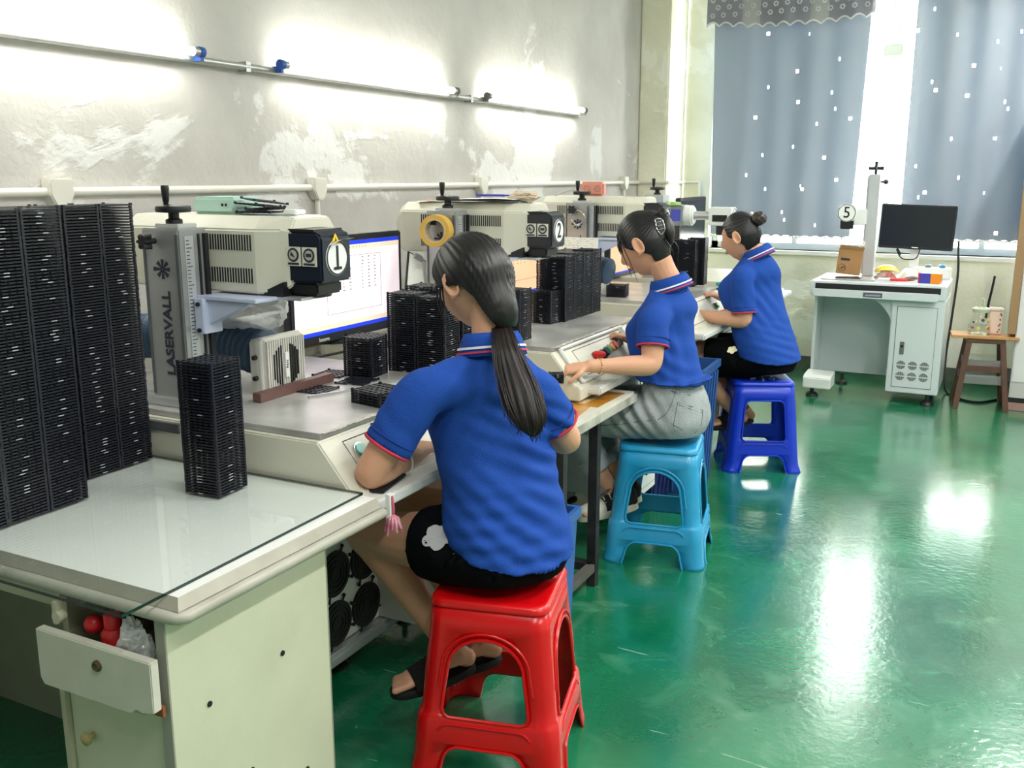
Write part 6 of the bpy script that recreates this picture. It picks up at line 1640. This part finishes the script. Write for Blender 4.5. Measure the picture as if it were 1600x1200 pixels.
# twisted knot above the claw, and the claw itself
f = MB(); c = MH2 @ V((0, -.112, .050))
limb(f, [(MH2 @ V((0, -.070, .078)), .028), (MH2 @ V((.006, -.098, .052)), .030), (MH2 @ V((-.004, -.106, .008)), .025), (MH2 @ V((-.008, -.104, -.030)), .010)], n=20)
f.build('hair_knot', M_hair, hair2, smooth=True)
strands(hair2, MH2, [[(.0 + .012 * k, -.090, .085), (.004 + .015 * k, -.112, .100 - .012 * abs(k)), (.012 * k - .01, -.128, .085 - .02 * abs(k))] for k in (-2, -1, 0, 1, 2)] + [[(-.03, -.095, -.01), (-.036, -.108, -.05), (-.03, -.108, -.08)], [(.02, -.095, -.01), (.026, -.108, -.05), (.02, -.105, -.075)]], M_hair, .0035)
cl = MB()
for sx in (-1,):
    a0 = V((-.044, -.092, .066)); pts = [a0, a0 + V((-.004, -.026, -.010)), a0 + V((-.004, -.024, -.048)), a0 + V((-.002, -.004, -.060)), a0 + V((-.001, .006, -.035))]
    cl.tube([MH2 @ p for p in spline([tuple(q) for q in pts], 4) for p in [V(p)]], .0028, n=6, closed=True)
    for k in range(3): cl.tube([MH2 @ (a0 + V((-.003, -.022, -.016 - .014 * k))), MH2 @ (a0 + V((-.003, .004, -.012 - .014 * k)))], .0022, n=5)
cl.build('hair_claw', M_chrome, hair2, smooth=True)
# jeans details: waistband, belt loop, pocket, seams, turned-up cuffs
M_seam = mat('jeans_seam', '5f666a', .9)
def J2(px, py, y=3.44): return at_y(px, py, y) - off2
seam(t2, 'side_seam', [J2(*p) for p in ((1050, 612), (1047, 630), (1042, 645), (1030, 655), (1000, 658), (970, 662), (940, 664))], V((0, 1, -.15)), M_seam)
poc = [(1058, 630), (1078, 638), (1096, 646), (1094, 668), (1085, 680), (1064, 672), (1052, 664)]
seam(t2, 'pocket', [J2(*p) for p in poc], V((-.25, 1, -.15)), M_seam, .0014, .001, True)
seam(t2, 'pocket_hem', [J2(*p) for p in ((1060, 634), (1078, 642), (1096, 650))], V((-.25, 1, -.15)), M_seam)
seam(t2, 'back_seam', [J2(*p) for p in ((1052, 664), (1054, 676), (1058, 690))], V((-.2, 1, -.15)), M_seam)
seam(t2, 'waistband', [J2(*p) for p in ((1010, 598), (1030, 606), (1050, 614), (1075, 622), (1100, 628))], V((-.2, 1, -.1)), M_seam, .002)
for s in 'LR':
    K, A = L2['K' + s], L2['A' + s]; e = K.lerp(A, .72); axv = (A - K).normalized(); u = axv.orthogonal().normalized(); w_ = axv.cross(u); f = MB()
    f.rings([[e + axv * h + (u * math.cos(a) + w_ * math.sin(a)) * r_ for a in [2 * PI * i / 28 for i in range(28)]] for h, r_ in ((-.050, .058), (-.046, .064), (.004, .062), (.010, .058), (.004, .053))], cap=False)
    f.build('trouser_cuff', M_jeans, t2, auto=60)
# canvas shoes
def canvas_shoe(parent, T, C, A):
    fd = T - C; up = V((0, 0, 1)); sd = fd.cross(up).normalized(); fdn = fd.normalized(); upn = sd.cross(fdn); Ln = fd.length
    f = MB(); rr = []
    for z in (-.030, -.026, -.004, .0):
        rr.append([C + fd * (.5 + .70 * math.cos(a)) + sd * (.046 * math.copysign(abs(math.sin(a)) ** .75, math.sin(a))) * (.97 if z in (-.03, .0) else 1) + upn * z for a in [2 * PI * i / 30 for i in range(30)]])
    f.rings(rr); f.build('shoe_sole', mat('shoe_rubber', 'd6d0bc', .6, var=.2), parent, auto=50)
    f = MB(); f.rings([ering(C + fd * t + upn * h, sd, upn, w, hh, .02, 20) for t, w, hh, h in ((-.17, .025, .04, .01), (-.1, .038, .07, .01), (.15, .040, .072, .008), (.4, .042, .05, .004), (.62, .043, .036, .002))]); limb(f, [(C + upn * .03, .040), (C.lerp(A, .9) + V((0, 0, .0)), .041)], n=16, cap1=False); sh_ = soft(f, 'shoe_upper', mat('canvas_black', '17171a', .9), parent, .005, 4)
    f = MB(); f.rings([ering(C + fd * t + upn * h, sd, upn, w, hh, .02, 20) for t, w, hh, h in ((.60, .0445, .038, .0), (.85, .045, .034, .0), (1.05, .038, .026, .0), (1.16, .02, .014, .0))]); f.build('toe_cap', mat('shoe_white', 'd8d4c6', .5), parent, smooth=True)
    for k in range(4):
        b = C + fd * (.18 + .13 * k) + upn * (.072 - .010 * k); f = MB(); f.tube([b - sd * .024 - upn * .010, b + upn * .006, b + sd * .024 - upn * .010], .0028, n=6); f.build('shoe_lace', mat('lace_white2', 'e0ddd4', .8), sh_, smooth=True)
        for q in (-1, 1):
            f = MB(); f.sphere(b + sd * .026 * q - upn * .011, .0045, 8, 5); f.build('eyelet', M_chrome, sh_, smooth=True)
for s in 'LR': canvas_shoe(b2_, L2['T' + s], L2['C' + s], L2['A' + s])
axv = (L2['WL'] - L2['EL']).normalized(); u = axv.orthogonal().normalized(); w_ = axv.cross(u); c = L2['EL'].lerp(L2['WL'], .86)
br = None
for i in range(18):
    a = 2 * PI * i / 18; f = MB(); f.sphere(c + (u * math.cos(a) + w_ * math.sin(a)) * .0275, .0036 if i % 2 else .0025, 8, 5)
    f.build('bracelet_bead', mat('bead_red' if i % 4 == 0 else 'bead_gold', '8a2020' if i % 4 == 0 else 'c8a860', .35), b2_, smooth=True)

# ------------------------------------------------------------------ woman 3: deep blue stool, bun, black shorts
N3 = at_y(1183, 392, 5.0); H3 = at_y(1158, 370, 5.0)
W3 = dict(P=V((-1.075, 5.01, .590)), N=N3 + V((0, 0, -.012)), H=H3 + V((0, 0, .0)), paz=72, caz=60, haz=80, hp=14, hs=1.04,
          SL=at_y(1160, 434, 4.865), SR=V((-1.16, 5.165, .985)), EL=at_y(1163, 502, 4.84), ER=V((-1.185, 5.22, .82)), WL=at_y(1082, 490, 4.88), WR=at_y(1136, 470, 5.14),
          KL=V((-1.475, 4.885, .565)), KR=V((-1.480, 5.10, .565)), AL=V((-1.225, 4.985, .270)), AR=V((-1.20, 5.09, .27)), TL=V((-1.32, 4.93, .20)), CL=V((-1.185, 5.03, .215)), TR=V((-1.30, 5.07, .20)), CR=V((-1.165, 5.11, .215)),
          hL=dict(d=(-1, .1, .05), n=(0, .3, -1), side=1), hR=dict(d=(-.9, -.25, .42), n=(-.45, .0, -.9), side=-1, curl=(28, 26, 18)))
w3, b3, s3, t3, MH3, L3, off3 = person('woman with a tight bun in blue polo and black shorts, nearest the window', W3,
    dict(name='shorts', len=.70, mat=mat('shorts_black', '060709', .9, spec=.1, bump=.2, bscale=120), ease=.016, wr=.004),
    dict(hem=-.01, hemtilt=.15, sleeve=.80, seed=11.0, wr=.004, ease=.014, bulk=1.10, folds=[(V((-1.1, 4.92, .85)), .12, .004, (.7, .2, .6)), (V((-1.0, 4.95, .65)), .12, .003, (.2, .2, 1))]))
hair3 = hair_cap(b3, MH3, (0, -.80, .62), std_face(.60, .42, .00, -.62, -.40), [((0, -.5, .85), .03, .4)], 7.0, (1.08, 1.08, 1.06), 120, None, .0009)
f = MB(); cb_ = MH3 @ V((0, -.108, .068)); rr = []
for k in range(25):
    t = PI * (.04 + .92 * k / 24); ring = []
    for i in range(40):
        a = 2 * PI * i / 40; q = .038 * (1 + .05 * math.sin(6 * a + k * .9) + .03 * math.sin(3 * a - k * .5)); ring.append(cb_ + V((math.sin(t) * math.cos(a) * q, math.sin(t) * math.sin(a) * q, -math.cos(t) * q * .92)))
    rr.append(ring)
f.rings(rr); f.build('hair_bun', mat('hair_soft_brown', '2a2222', .4, spec=.5, var=.5, vscale=40, col2='4a3a38'), hair3, smooth=True)
f = MB(); f.sphere(MH3 @ V((-.022, -.085, .098)), .010, 10, 7); f.build('hair_clip', mat('clip_ivory', 'e6dcc8', .35), hair3, smooth=True)
strands(hair3, MH3, [[(-.060, .058, .04 + .014 * k), (-.076, .030, .035 + .018 * k), (-.082, -.02, .035 + .02 * k), (-.07, -.07, .05 + .014 * k)] for k in range(-1, 3)], mat('grey_strand', '6a6462', .4), .0014)
c = (L3['P'].lerp(L3['KL'], .45) + V((0, -.12, .06)))
flower(t3, off3, L3['P'].lerp(L3['KL'], .36) + V((0, -.16, .05)), V((.15, 1, -.15)), V((1, 0, 0)), V((0, 0, 1)), .020, mat('print_cream', 'd8d4b0', .8))
for s in 'LR':
    T, C = L3['T' + s], L3['C' + s]; slipper(b3, T, C, M_slip, mat('slipper_sole', '16151a'))
